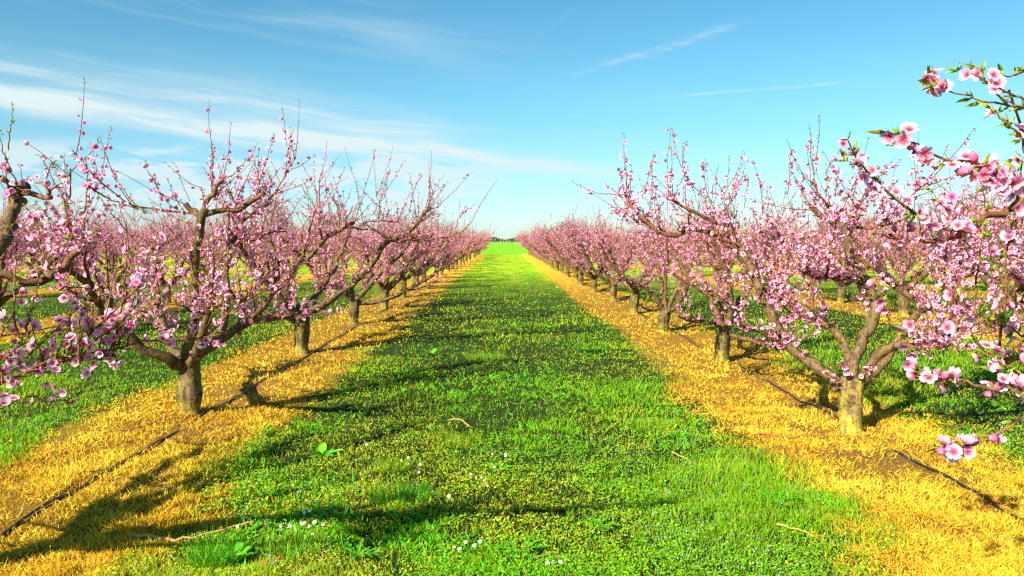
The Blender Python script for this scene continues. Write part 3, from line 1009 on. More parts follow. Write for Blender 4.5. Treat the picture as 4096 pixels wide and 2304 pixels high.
def front_right():
    base = np.array((2.83, 2.85, 0.0))
    root = tag(empty('peach_tree', base), 'nearest peach tree on the right, its big pink blossoms hanging in from the picture edge', 'tree', TREE_GROUP)
    zr = View(3000, 200, 1.811, base); z8 = View(3000, 1000, 1.6104, base); z3 = View(3200, 600, 2.07, base)
    trunk = [(0, 0, -0.06, .11), (0, 0, .1, .095), (0.0, 0, .3, .1), (0, 0, .5, .092), (0, 0, .58, .085)]
    L = []
    # limb towards the lane and the camera, outside the frame; carries the upper sprays
    L.append((np.array([(0, 0, .52, .055), (-.35, -.25, .95, .045), (-.75, -.40, 1.45, .034), (-.98, -.52, 1.9, .024), (-1.02, -.6, 2.25, .014)]), {'sub': 0.5, 'shoot': 3, 'sprouts': 1}))
    # b1: brown arching branch
    b1 = rows(zr, [(2080, 1030), (1985, 1080), (1870, 1150), (1750, 1215), (1600, 1310), (1450, 1352), (1250, 1372), (1010, 1340)], 3.0, 2.75, 0.017, 0.0045)
    L.append((np.vstack([[(-.02, .03, .54, .05)], [(-.25, .2, 1.1, .038)], [(-.55, .2, 1.5, .024)], b1]), {'sub': 0.3, 'shoot': 5, 'sprouts': 0, 'start': .45, 'stubs': .3}))
    # low limb for the bottom sprays
    L.append((np.array([(0, 0, .52, .05), (-.45, -.35, .8, .036), (-.95, -.70, 1.1, .022), (-1.38, -.86, 1.3, .012)]), {'sub': 0.3, 'shoot': 4, 'sprouts': 0}))
    L.append((rows(z8, [(1850, 640), (1765, 680), (1690, 705), (1608, 722)], 2.6, 2.5, 0.012, 0.010), {'sub': 0, 'shoot': 6, 'sprouts': 1, 'stubs': 0}))
    for ang, top, reach in ((0.3, 1.9, 1.4), (1.2, 1.7, 1.3), (-1.2, 1.9, 1.3)):
        u = np.array((math.cos(ang), math.sin(ang), 0))
        q = [UP * .52, u * .3 + UP * .75, u * reach * .6 + UP * 1.2, u * reach + UP * top]
        L.append((np.column_stack([q, [.055, .048, .038, .02]]), {'sprouts': 0}))
    man = []
    def sh(v, pts, d0, d1, r=0.0042, rate=24): man.append((path(v, pts, d0, d1), r, rate * 0.6))
    sh(zr, [(1600, 1325), (1380, 1290), (1230, 1210), (1080, 1100), (990, 1010), (900, 920), (820, 850), (750, 740), (715, 650)], 2.8, 2.5, .0065, 30)
    sh(zr, [(800, 850), (750, 825), (700, 800)], 2.5, 2.5, .003, 40)
    sh(zr, [(2150, 1010), (1985, 970), (1900, 945), (1700, 885), (1560, 810), (1400, 795), (1210, 700), (1100, 640), (1010, 590)], 1.95, 1.85, .0055, 46)
    sh(zr, [(1900, 945), (1780, 910), (1640, 860)], 1.9, 1.88, .004, 190)
    sh(zr, [(2100, 415), (1985, 408), (1850, 400), (1700, 370), (1560, 320), (1440, 295), (1370, 250)], 2.1, 2.05, .0042, 9)
    sh(zr, [(1400, 262), (1340, 230), (1290, 215)], 2.05, 2.05, .002, 75)
    sh(zr, [(2120, 450), (1985, 360), (1850, 300), (1730, 240), (1640, 195), (1545, 120)], 2.15, 2.1, .0040, 14)
    sh(zr, [(2150, 90), (1985, 155), (1900, 185), (1800, 198)], 2.2, 2.1, .0038, 13)
    sh(zr, [(2120, 760), (1985, 650), (1900, 570), (1800, 480), (1750, 440)], 2.05, 2.0, .0038, 26)
    sh(zr, [(1700, 1240), (1705, 1130), (1695, 1010)], 2.9, 2.9, .004, 14)
    sh(zr, [(2060, 930), (1985, 960), (1940, 880)], 1.9, 1.9, .004, 60)
    sh(z8, [(1950, 1000), (1765, 930), (1560, 885), (1380, 850), (1180, 825), (1040, 840)], 2.0, 2.0, .0065, 24)
    sh(z8, [(1330, 860), (1240, 810), (1170, 800)], 2.0, 2.0, .003, 46)
    sh(z8, [(1900, 950), (1765, 900), (1620, 850), (1600, 780)], 2.0, 2.0, .004, 44)
    sh(z8, [(1950, 960), (1765, 1070), (1600, 1180), (1400, 1260), (1220, 1275)], 2.0, 2.0, .0055, 13)
    sh(z8, [(1400, 1260), (1320, 1285), (1220, 1270)], 2.0, 2.0, .003, 60)
    sh(z8, [(1080, 800), (1060, 690), (1000, 560)], 2.5, 2.5, .004, 36)
    sh(z8, [(1800, 830), (1650, 740), (1500, 660), (1470, 580)], 2.2, 2.3, .004, 36)
    sh(z8, [(1780, 560), (1700, 520), (1640, 460)], 2.4, 2.4, .004, 40)
    sh(z3, [(1860, 1320), (1720, 1160), (1640, 1000), (1570, 830), (1530, 640)], 2.6, 2.6, .0048, 18)
    sh(z3, [(1450, 1360), (1460, 1100), (1490, 860), (1530, 620)], 2.7, 2.7, .0048, 10)
    sh(z3, [(1380, 1330), (1240, 1180), (1160, 1050)], 2.7, 2.7, .004, 34)
    sh(z3, [(740, 1440), (680, 1250), (640, 1100), (560, 920)], 3.0, 3.0, .0045, 34)
    sh(z3, [(1800, 1040), (1660, 930), (1600, 830)], 2.7, 2.7, .004, 50)
    fw = []
    for d, pts in ((2.04, ((3735, 325), (3768, 345), (3712, 310), (3738, 372), (3975, 300), (3988, 335), (3868, 300), (3970, 452), (4082, 515), (4070, 545))),
                   (1.88, ((3556, 545), (3590, 560), (3645, 590), (3655, 610), (3702, 632), (3712, 655), (3810, 660), (3835, 685), (3870, 692), (3895, 645), (3922, 662), (3940, 695), (3962, 722), (3975, 658), (4000, 702), (4018, 732), (3932, 728), (4012, 765), (3900, 708), (4075, 730), (3955, 675), (3985, 740))),
                   (2.6, ((3385, 617), (3490, 682), (3455, 708), (3500, 752), (3520, 770), (3585, 768), (3680, 852), (3702, 872), (3722, 860), (3372, 572))),
                   (2.75, ((3580, 922), (3642, 920), (3602, 962), (3662, 962), (3832, 902), (3750, 905))),
                   (2.0, ((3732, 1505), (3762, 1512), (3815, 1527), (4000, 1540), (3945, 1572), (4080, 1565), (4040, 1490), (3960, 1455), (4085, 1450))),
                   (2.4, ((3615, 1387), (3632, 1457), (3662, 1462), (3600, 1320), (3640, 1300), (3880, 1270), (3840, 1290), (3790, 1310))),
                   (2.0, ((3780, 1787), (3802, 1780), (3852, 1800), (3872, 1808), (3985, 1752), (3995, 1770), (3765, 1795)))):
        fw += [W(x, y, d) - base for x, y in pts]
    td = grow_tree(202, trunk, L, man, flowers=fw, sub_rate=1.4, shoot_rate=8, blo_rate=20, blo_r=0.0210, shoot_len=(0.08, 0.24), sprouts=2, leaf_rate=13, leaf_size=(0.018, 0.048))
    td.phase = 1.4
    realize(td, root, hi=True, individuals=100)


def second_left():
    base = np.array((-2.85, 7.07, 0.0))
    root = tag(empty('peach_tree', base), 'peach tree with dark bare central limb and whole trunk standing left of the lane', 'tree', TREE_GROUP)
    z6 = View(600, 1080, 2.07, base); z5 = View(600, 380, 2.07, base); z2 = View(0, 900, 2.5156, base); z1 = View(0, 380, 2.5156, base)
    d = 7.07
    trunk = rows(z6, [(335, 1240), (337, 1150), (335, 1050), (332, 930), (325, 800), (325, 745)], d, d, .1, .1)
    trunk[:, 3] = (.086, .084, .112, .100, .088, .086)
    L = []
    A = rows(z6, [(310, 790), (300, 700), (330, 560), (365, 450), (390, 350), (365, 200), (365, 0), (375, -140), (395, -265), (418, -380), (445, -470), (462, -520)], d, d - .15, .056, .040)
    A[:, 3] = (.05, .052, .048, .046, .046, .042, .042, .042, .040, .040, .036, .03)
    L.append((A, {'sub': 1.6, 'shoot': 6, 'sprouts': 0, 'sub_len': (.3, .6)}))
    dt = d - .12
    L.append((rows(z5, [(450, 990), (560, 950), (640, 945), (720, 955), (850, 870), (935, 808)], dt, dt, .028, .022), {'sub': .4, 'shoot': 6, 'sprouts': 0, 'stubs': .5}))
    L.append((rows(z5, [(450, 960), (480, 870), (540, 790), (600, 690)], dt, dt - .05, .026, .017), {'sub': 0, 'shoot': 10, 'sprouts': 1, 'stubs': .4}))
    L.append((rows(z5, [(420, 1010), (345, 955), (285, 912)], dt, dt, .026, .024), {'sub': 0, 'shoot': 8, 'sprouts': 0, 'stubs': .3}))
    L.append((rows(z5, [(390, 990), (150, 950), (0, 945), (-130, 925), (-220, 905)], dt, dt + .1, .012, .007), {'sub': .8, 'shoot': 9, 'sprouts': 1, 'stubs': 0}))
    B = rows(z2, [(1850, 1390), (1780, 1420), (1650, 1325), (1440, 1265), (1280, 1110), (1130, 980), (1030, 870), (940, 690), (880, 560), (700, 470), (600, 330)], d, d - 1.0, .055, .02)
    L.append((B, {'sub': 2.6, 'shoot': 9, 'sprouts': 1, 'start': .4}))
    Cc = rows(z6, [(320, 780), (400, 700), (560, 590), (690, 510), (770, 460), (900, 340), (1000, 220), (1060, 60), (1080, -120)], d, d + .55, .056, .02)
    L.append((Cc, {'sub': 2.6, 'shoot': 9, 'sprouts': 2, 'start': .35}))
    Dd = rows(z6, [(560, 580), (600, 500), (630, 250), (630, 0), (650, -160), (700, -240), (740, -390), (860, -470), (1000, -560)], d + .3, d + .7, .040, .014)
    L.append((Dd, {'sub': 2.4, 'shoot': 10, 'sprouts': 1, 'start': .4}))
    for pts, dd in (([(310, 800, 0), (150, 560, 1.0), (80, 300, 1.4), (60, 60, 1.7)], .7), ([(330, 790, 0), (420, 620, -.6), (470, 380, -1.0), (520, 200, -1.3)], -.6)):
        q = np.array([(*z6(x, y, d + o), r) for (x, y, o), r in zip(pts, (.05, .042, .03, .016))])
        L.append((q, {'sub': 2.6, 'shoot': 10, 'sprouts': 3, 'start': .3}))
    man = []
    def sh(v, pts, d0=dt, d1=dt, r=0.005, rate=20): man.append((path(v, pts, d0, d1), r, rate))
    sh(z5, [(515, 800), (520, 560), (510, 440), (495, 300), (487, 200), (488, 45)], rate=9)
    sh(z5, [(530, 720), (515, 600), (512, 480)], r=.004, rate=60)
    sh(z5, [(590, 720), (700, 650), (760, 580), (850, 480), (880, 410)], rate=26)
    sh(z5, [(870, 880), (905, 720), (945, 590), (990, 450), (1035, 340)], rate=20)
    sh(z5, [(860, 860), (870, 720), (865, 590)], r=.004, rate=26)
    sh(z5, [(930, 835), (1050, 815), (1180, 770), (1280, 730), (1350, 682)], rate=14)
    sh(z5, [(860, 960), (930, 915), (1080, 890), (1200, 880)], rate=14)
    sh(z5, [(1250, 740), (1300, 830), (1350, 910)], r=.004, rate=10)
    sh(z5, [(460, 785), (330, 730), (230, 650), (128, 562)], r=.0045, rate=12)
    sh(z5, [(330, 880), (260, 720), (205, 570)], r=.004, rate=2)
    sh(z5, [(300, 980), (210, 850), (165, 740), (140, 690)], rate=30)
    sh(z5, [(240, 960), (130, 880), (60, 750), (0, 650)], d0=dt + .1, d1=dt + .1, rate=34)
    sh(z5, [(560, 700), (600, 620), (612, 510)], r=.004, rate=20)
    sh(z5, [(350, 1060), (230, 1030), (130, 960), (0, 860)], r=.006, rate=26)
    sh(z5, [(540, 950), (560, 860), (590, 780), (600, 730)], r=.004, rate=40)
    sh(z1, [(1480, 1180), (1310, 1050), (1200, 880), (1130, 760), (1060, 600), (1030, 545)], d0=dt - .4, d1=dt - .4, rate=17)
    sh(z1, [(1640, 1060), (1560, 880), (1500, 790), (1455, 680)], d0=dt, d1=dt, rate=40)
    sh(z1, [(1340, 1440), (1180, 1260), (1080, 1130), (960, 960), (910, 930)], d0=dt - .6, d1=dt - .6, rate=14)
    td = grow_tree(303, trunk, L, man, sprout_len=(.3, .55), blo_rate=25, blo_r=0.0198, leaf_rate=6)
    td.phase = 2.1
    realize(td, root, hi=True, individuals=100)


def second_right():
    base = np.array((2.83, 6.40, 0.0))
    root = tag(empty('peach_tree', base), 'peach tree with smooth yellowish trunk and open bowl of limbs, rightmost whole tree', 'tree', TREE_GROUP)
    zr = View(3000, 800, 1.811, base); z8 = View(3000, 1000, 1.6104, base); z7 = View(2500, 500, 1.449, base); z3 = View(3200, 600, 2.07, base); zs = View(3000, 200, 1.811, base)
    d = 6.40
    trunk = rows(z8, [(640, 1205), (645, 1120), (652, 1000), (660, 900), (665, 850), (665, 815)], d, d, .1, .1)
    trunk[:, 3] = (.088, .088, .093, .096, .092, .085)
    L = []
    A = np.vstack([rows(zr, [(690, 1370), (620, 1310), (520, 1230), (400, 1150), (280, 1070)], d, d + .25, .050, .043),
                   rows(z7, [(850, 1110), (800, 1000), (740, 860), (680, 740), (620, 640), (590, 535)], d + .3, d + .7, .042, .028)])
    L.append((A, {'sub': 2.6, 'shoot': 13, 'sprouts': 1, 'start': .3}))
    AL = rows(z7, [(610, 640), (540, 625), (450, 605), (365, 590), (345, 600), (330, 625), (285, 648), (230, 642), (190, 622), (140, 590), (80, 520), (30, 445), (5, 410)], d + .68, d + .9, .028, .016)
    L.append((AL, {'sub': 1.6, 'shoot': 11, 'sprouts': 0, 'stubs': .4}))
    L.append((rows(z7, [(600, 600), (520, 560), (400, 505), (310, 450), (265, 415)], d + .7, d + .6, .02, .011), {'sub': 1.5, 'shoot': 10, 'sprouts': 2}))
    B = rows(zr, [(740, 1350), (720, 1130), (690, 1060), (620, 960), (540, 910), (450, 840), (330, 740), (250, 680), (180, 600), (100, 480)], d, d + .9, .040, .016)
    L.append((B, {'sub': 3.0, 'shoot': 14, 'sprouts': 3, 'start': .4}))
    Cc = rows(zr, [(760, 1360), (745, 1200), (800, 1040), (850, 950), (900, 830), (900, 740), (850, 620), (770, 490), (710, 350), (692, 250), (688, 175)], d, d + .35, .050, .034)
    L.append((Cc, {'sub': 3.0, 'shoot': 14, 'sprouts': 0, 'start': .35}))
    dt = d + .35
    L.append((rows(zr, [(660, 215), (580, 150), (505, 132), (468, 80), (462, 15)], dt, dt, .022, .012), {'sub': .4, 'shoot': 8, 'sprouts': 1, 'stubs': .3}))
    L.append((rows(zr, [(720, 190), (800, 195), (900, 198), (1000, 170), (1190, 112)], dt, dt - .1, .017, .007), {'sub': 1.0, 'shoot': 12, 'sprouts': 1, 'stubs': .3}))
    L.append((rows(z3, [(350, 620), (290, 520), (220, 440), (160, 370), (125, 290)], dt, dt, .022, .010), {'sub': .8, 'shoot': 10, 'sprouts': 0, 'stubs': .3}))
    Dd = rows(zr, [(760, 1370), (850, 1210), (940, 1110), (1050, 1060), (1190, 1030), (1300, 1000), (1449, 960), (1700, 860), (1900, 700), (2000, 600)], d, d - .6, .048, .018)
    L.append((Dd, {'sub': 3.2, 'shoot': 14, 'sprouts': 1, 'start': .3}))
    E = rows(zr, [(770, 1360), (960, 1180), (1150, 900), (1300, 720), (1450, 600), (1650, 480), (1800, 400)], d + .1, d + 1.2, .045, .018)
    L.append((E, {'sub': 3.2, 'shoot': 14, 'sprouts': 1, 'start': .4}))
    Ff = rows(zr, [(1380, 770), (1250, 730), (1130, 680), (1040, 610), (950, 560)], d + .85, d + 1.0, .036, .024)
    L.append((Ff, {'sub': 3.0, 'shoot': 14, 'sprouts': 2}))
    L.append((rows(zr, [(900, 620), (700, 580), (560, 565), (430, 535), (330, 480)], d + .3, d - .2, .022, .012), {'sub': 1.8, 'shoot': 12, 'sprouts': 2}))
    man = []
    def sh(v, pts, d0=dt, d1=dt, r=0.005, rate=20): man.append((path(v, pts, d0, d1), r, rate))
    sh(z3, [(120, 300), (115, 180), (100, 60), (90, -120)], rate=18)
    sh(zs, [(480, 800), (490, 700), (505, 600), (500, 490)], rate=8)
    sh(zs, [(465, 900), (440, 760), (440, 640), (430, 540)], rate=12)
    sh(zs, [(540, 900), (600, 800), (660, 720), (680, 660)], rate=18)
    sh(zs, [(270, 1050), (285, 930), (290, 800), (300, 735)], rate=26)
    sh(zs, [(620, 1060), (630, 930), (640, 860)], rate=50)
    sh(zs, [(480, 1160), (300, 1150), (100, 1110), (20, 1080)], rate=12)
    sh(zs, [(740, 1090), (770, 960), (790, 880), (800, 840)], rate=30)
    d7 = d + .85
    sh(z7, [(10, 380), (10, 290), (-5, 180), (-2, 60)], d7, d7, rate=16)
    sh(z7, [(100, 430), (130, 320), (160, 220), (167, 158)], d7, d7, rate=34)
    sh(z7, [(0, 400), (-90, 400), (-180, 390), (-300, 330)], d7, d7, rate=20)
    sh(z7, [(470, 430), (380, 330), (320, 220), (285, 120), (275, 30)], d7 - .2, d7 - .2, rate=14)
    sh(z7, [(400, 380), (340, 260), (340, 160), (350, 100)], d7 - .2, d7 - .2, rate=34)
    sh(z7, [(265, 410), (265, 330), (272, 240)], d7 - .2, d7 - .2, rate=30)
    sh(z7, [(560, 420), (600, 350), (650, 270), (684, 155)], d7 - .2, d7 - .2, rate=16)
    sh(z7, [(480, 420), (460, 300), (462, 210)], d7 - .2, d7 - .2, rate=20)
    sh(z7, [(590, 380), (600, 280), (606, 190)], d7 - .2, d7 - .2, rate=6)
    sh(z7, [(800, 520), (785, 380), (765, 270), (745, 215)], d7 - .3, d7 - .3, rate=36)
    sh(z7, [(690, 480), (700, 400), (710, 300)], d7 - .3, d7 - .3, rate=18)
    sh(zr, [(640, 1300), (560, 1260), (540, 1240)], d - .1, d - .15, rate=60)
    sh(zr, [(720, 1290), (690, 1200), (640, 1170)], d - .1, d - .15, rate=60)
    sh(zr, [(790, 1300), (840, 1240), (900, 1200)], d - .1, d - .15, rate=44)
    td = grow_tree(404, trunk, L, man, sub_rate=3.6, sprout_len=(.3, .7), blo_rate=31, blo_r=0.0200, leaf_rate=7)
    td.phase = 3.0; td.tint = np.array((1.6, 1.55, 1.35))
    realize(td, root, hi=True, individuals=100)


def third_left():
    base = np.array((-2.87, 11.03, 0.0))
    root = tag(empty('peach_tree', base), 'peach tree whose long pale limb leans right over the yellow strip, third trunk left', 'tree', TREE_GROUP)
    z5 = View(900, 560, 1.7247, base); z6 = View(600, 1080, 2.07, base)
    d = 11.03
    trunk = [(0, 0, -.06, .11), (0, 0, .12, .094), (0, 0, .3, .108), (.01, 0, .5, .098), (.01, 0, .58, .09)]
    L = []
    L.append((rows(z5, [(500, 1260), (560, 1195), (640, 1160), (720, 1110), (830, 1030), (940, 940), (1030, 840), (1080, 740), (1160, 680), (1260, 640), (1340, 540), (1420, 465)], d, d + .2, .060, .026), {'sub': 2.0, 'shoot': 8, 'sprouts': 4}))
    L.append((rows(z5, [(480, 1260), (440, 1100), (420, 960), (480, 890), (530, 820), (600, 790), (700, 670), (800, 620), (890, 570)], d, d - .3, .056, .024), {'sub': 2.2, 'shoot': 11, 'sprouts': 4}))
    L.append((rows(z5, [(480, 1250), (420, 1215), (330, 1232), (250, 1240), (150, 1200), (60, 1080), (0, 960)], d, d - .9, .05, .022), {'sub': 2.6, 'shoot': 12, 'sprouts': 3}))
    L.append((rows(z5, [(545, 800), (540, 740), (525, 660)], d - .2, d - .2, .024, .018), {'sub': 0, 'shoot': 4, 'sprouts': 2}))
    L.append((rows(z5, [(1290, 650), (1150, 690), (1000, 600), (970, 570), (1120, 560), (1210, 570)], d + .15, d, .018, .008), {'sub': 1, 'shoot': 10, 'sprouts': 1}))
    L.append((rows(z5, [(1260, 650), (1330, 690), (1450, 680), (1600, 650), (1700, 560)], d + .15, d + .2, .02, .006), {'sub': 1.4, 'shoot': 9, 'sprouts': 1}))
    for ang, top, reach in ((1.2, 1.9, 1.4), (2.2, 1.95, 1.4), (-2.2, 1.8, 1.2)):
        u = np.array((math.cos(ang), math.sin(ang), 0))
        q = [UP * .52, u * .3 + UP * .75, u * reach * .6 + UP * 1.2, u * reach + UP * top]
        L.append((np.column_stack([q, [.055, .048, .038, .02]]), {}))
    man = []
    def sh(pts, r=0.005, rate=18): man.append((path(z5, pts, d + .1, d + .1), r, rate))
    sh([(1290, 600), (1450, 470), (1560, 370), (1640, 290), (1710, 212)], rate=12)
    sh([(950, 560), (900, 290), (860, 180), (828, 55)], rate=14)
    sh([(1020, 520), (1090, 380), (1170, 260), (1240, 145)], rate=22)
    sh([(1270, 500), (1300, 360), (1330, 280), (1355, 240)], rate=36)
    sh([(1100, 400), (1120, 270), (1135, 195)], rate=30)
    sh([(1400, 470), (1470, 380), (1535, 295)], rate=14)
    sh([(720, 480), (700, 370), (695, 260)], rate=10)
    sh([(620, 470), (560, 330), (535, 260)], rate=10)
    sh([(790, 470), (745, 370), (735, 300)], rate=26)
    td = grow_tree(505, trunk, L, man, blo_rate=25, blo_r=0.0198)
    td.phase = 4.0
    realize(td, root, hi=False, individuals=60)


def third_right():
    base = np.array((2.83, 10.24, 0.0))
    root = tag(empty('peach_tree', base), 'peach tree half hidden behind pink sprays, its trunk third along the right yellow strip', 'tree', TREE_GROUP)
    z7 = View(2500, 500, 1.449, base)
    d = 10.24
    trunk = rows(z7, [(555, 1395), (562, 1330), (566, 1250), (572, 1150)], d, d, .1, .1)
    trunk[:, 3] = (.098, .094, .096, .088)
    L = []
    L.append((rows(z7, [(585, 1200), (640, 1225), (750, 1252), (870, 1282), (960, 1240)], d, d - .5, .036, .016), {'sub': 2, 'shoot': 10, 'sprouts': 2}))
    L.append((rows(z7, [(575, 1190), (618, 1100), (612, 1040), (600, 900), (560, 780), (520, 680), (500, 560)], d, d - .3, .050, .02), {'sub': 3, 'shoot': 13}))
    L.append((rows(z7, [(570, 1180), (500, 1138), (380, 1132), (300, 1110)], d, d - .8, .026, .010), {'sub': 2, 'shoot': 12, 'sprouts': 1}))
    L.append((rows(z7, [(565, 1180), (500, 1010), (380, 900), (300, 770), (240, 660)], d, d + .2, .052, .02), {'sub': 3, 'shoot': 13}))
    L.append((rows(z7, [(580, 1180), (680, 1000), (780, 830), (850, 680), (880, 560)], d, d + .4, .052, .02), {'sub': 3, 'shoot': 13}))
    L.append((rows(z7, [(575, 1180), (560, 1000), (520, 830), (470, 650)], d, d + 1.2, .05, .02), {'sub': 3, 'shoot': 13}))
    td = grow_tree(606, trunk, L, [], sub_rate=3.6, shoot_rate=15, blo_rate=30, blo_r=0.0200)
    td.phase = 5.0
    realize(td, root, hi=False, individuals=60)


def fourth_left():
    base = np.array((-2.87, 14.8, 0.0))
    root = tag(empty('peach_tree', base), 'peach tree with a low pale limb sweeping right above the strip, fourth trunk left', 'tree', TREE_GROUP)
    z5 = View(900, 560, 1.7247, base)
    d = 14.8
    trunk, L = generic_spec(771)
    L = list(L[:4])
    L.append((rows(z5, [(880, 1120), (960, 1122), (1100, 1100), (1250, 1040), (1400, 950), (1500, 880), (1620, 810), (1690, 700)], d, d + .1, .050, .02), {'sub': 2, 'shoot': 7}))
    td = grow_tree(707, trunk, L, [], blo_rate=25)
    td.phase = 6.0
    realize(td, root)


def fourth_right():
    base = np.array((2.83, 13.67, 0.0))
    root = tag(empty('peach_tree', base), 'peach tree with straight brown central stem, fourth trunk along the right yellow strip', 'tree', TREE_GROUP)
    z7 = View(2500, 500, 1.449, base)
    d = 13.67
    trunk = rows(z7, [(210, 1212), (218, 1150), (228, 1100), (236, 1070)], d, d, .1, .1)
    trunk[:, 3] = (.10, .095, .10, .09)
    L = [(rows(z7, [(238, 1080), (236, 900), (243, 780), (243, 650)], d, d - .1, .034, .022), {'sub': 1, 'shoot': 7}),
         (rows(z7, [(225, 1080), (170, 990), (100, 930), (0, 880), (-100, 780), (-150, 680)], d, d - .4, .045, .018), {'sub': 2.4, 'shoot': 11}),
         (rows(z7, [(240, 1085), (300, 950), (340, 860), (400, 760), (420, 660)], d, d + .3, .045, .018), {'sub': 2.4, 'shoot': 11}),
         (rows(z7, [(235, 1085), (220, 950), (180, 800), (120, 680)], d, d + 1.3, .05, .018), {'sub': 2.6, 'shoot': 12}),
         (rows(z7, [(235, 1085), (300, 1050), (360, 940), (380, 760)], d, d - 1.0, .05, .018), {'sub': 2.6, 'shoot': 12})]
    td = grow_tree(808, trunk, L, [], blo_rate=27)
    td.phase = 7.0
    realize(td, root)


for fn in (front_left, front_right, second_left, second_right, third_left, third_right, fourth_left, fourth_right):
    fn()

# ------------------------------------------------------------------ the rest of the orchard: copies of eight grown trees
PROTO, PROTO_FAR = [], []


def make_protos():
    for i in range(5):
        trunk, limbs = generic_spec(1000 + i)
        td = grow_tree(1100 + i, trunk, limbs, [], sub_rate=3.2, shoot_rate=13, blo_rate=26, sprout_len=(.3, .75))
        td.phase = i * 1.3
        r = empty('peach_tree', (0, 0, 0)); realize(td, r); PROTO.append(r)
    for i in range(4):
        trunk, limbs = generic_spec(2000 + i)
        td = grow_tree(2100 + i, trunk, limbs, [], sub_rate=3.0, shoot_rate=13, blo_rate=25, blo_r=0.022)
        td.phase = i * 1.7
        r = empty('peach_tree', (0, 0, 0)); realize(td, r, simple=True); PROTO_FAR.append(r)


make_protos()
USED = set()


def plant(x, y, rng, label, far):
    pool = PROTO_FAR if far else PROTO
    i = int(rng.integers(0, len(pool)))
    rz = rng.uniform(0, 6.28); sc = rng.uniform(0.93, 1.08)
    p = pool[i]
    if id(p) not in USED:
        USED.add(id(p)); o = p
        o.location = (x, y, 0); o.rotation_euler = (0, 0, rz); o.scale = (sc, sc, sc)
    else:
        o = copy_tree(p, (x, y, 0), rz, sc)
    tag(o, label, 'tree', TREE_GROUP)


def orchard():
    rng = np.random.default_rng(77)
    for side, word, ys in ((-1, 'left', None), (1, 'right', None)):
        y = 18.35 if side < 0 else 17.05
        n = 5
        while y < 91:
            far = y > 34
            if n <= 13:
                lab = f'blossoming peach tree, {ORD[n - 1]} from the camera in the row {word} of the grass lane'
            else:
                lab = f'small far peach tree in the merged pink end of the row {word} of the lane'
            plant(side * ROW_X + rng.normal(0, 0.06), y + rng.normal(0, 0.1), rng, lab, far)
            y += 3.62 if side < 0 else 3.42; n += 1
        for k in range(1, 6):
            x = ROW_X + k * ROW_S
            y = 8.6 + 0.9 * k if side < 0 else 8.0 + 1.1 * k
            n = 1
            while y < 91:
                if x - 1.8 < 0.70 * y:
                    d = math.hypot(x, y)
                    if k == 1 and n <= 9:
                        lab = f'pink peach tree glimpsed behind the front row, {ORD[n - 1]} along the second row to the {word}'
                    elif k == 1:
                        lab = f'far peach tree among the pink crowns of the second row to the {word}'
                    else:
                        lab = f'peach tree lost in the sea of pink crowns of the outer rows on the {word}'
                    plant(side * x + rng.normal(0, 0.1), y + rng.normal(0, 0.15), rng, lab, d > 34)
                    n += 1
                y += 3.6
    for p in PROTO + PROTO_FAR:
        if id(p) not in USED:
            for c in list(p.children): bpy.data.objects.remove(c)
            bpy.data.objects.remove(p)


orchard()

# ------------------------------------------------------------------ far background: bare trees, hedge, posts
def bare_tree(px, top_py, width_px, dist, label, seed):
    rng = np.random.default_rng(seed)
    g = G(px, 962 + CAM_H * F4 / dist)
    base = np.array((W(px, 960, dist)[0], dist, 0.0))
    H = CAM_H + (962 - top_py) / F4 * dist
    wd = width_px / F4 * dist
    root = tag(empty('bare_tree', base), label, 'tree', 'leafless trees beyond the orchard')
    acc = Acc()
    tr = spline([(0, 0, -.1, H * .028), (0.05, 0, H * .2, H * .022), (0, 0.1, H * .38, H * .018), (0.1, 0, H * .6, H * .010), (0, 0, H * .86, H * .004)], 14)
    add_limb(acc, tr[:, :3], tr[:, 3], 8, rng, False, 0.06)
    acc.build('trunk', M_FARTREE, root, True)
    Ps, Rs = [], []
    def branch(p, d, l, r, lev):
        n = 6
        t_ = np.linspace(0, 1, n)[:, None]
        Q = p + d * l * t_ + (UP * 0.22 + rng.normal(0, .12, 3)) * l * t_ ** 2
        Ps.append(Q); Rs.append(np.linspace(r, r * .4, n))
        if lev == 0: return
        for _ in range(5 if lev > 1 else 6):
            i = rng.integers(1, n)
            dd = norm(norm(Q[-1] - Q[0]) + rng.normal(0, .55, 3))
            branch(Q[i], dd, l * rng.uniform(.4, .62), r * .5, lev - 1)
    for _ in range(17):
        f = rng.uniform(.22, .95)
        i = int(f * 13)
        a = rng.uniform(0, 6.28)
        d = norm(np.array((math.cos(a), math.sin(a), rng.uniform(.3, 1.1) + f * .6)))
        branch(tr[i, :3], d, wd * .47 * (1.15 - .5 * f) * rng.uniform(.7, 1.1), H * .0085 * (1.2 - .6 * f), 3)
    acc = Acc()
    V, Q = tubes(np.array(Ps), np.maximum(np.array(Rs), dist * 0.00009), 3)
    acc.add(V, Q)
    acc.build('crown', M_FARTREE, root)


bare_tree(3885, 778, 165, 150, 'tall leafless tree behind the orchard, rightmost on the horizon, round open crown', 1)
bare_tree(3690, 800, 120, 165, 'leafless tree behind the orchard, just left of the tallest bare tree on the right', 2)
bare_tree(1112, 818, 125, 170, 'lone round leafless tree rising behind the left rows of the orchard', 3)
bare_tree(2262, 893, 75, 230, 'low leafless tree just right of the lane end above the pink rows', 4)
bare_tree(2900, 850, 110, 190, 'leafless tree half hidden behind the upright sprigs of the right row', 5)
bare_tree(105, 872, 55, 230, 'slim leafless tree far behind the branches at the left picture edge', 6)
bare_tree(2205, 905, 45, 260, 'smallest leafless tree above the right row near the lane end', 7)
bare_tree(1330, 868, 60, 240, 'small leafless tree behind the left rows, between round bare tree and lane', 8)


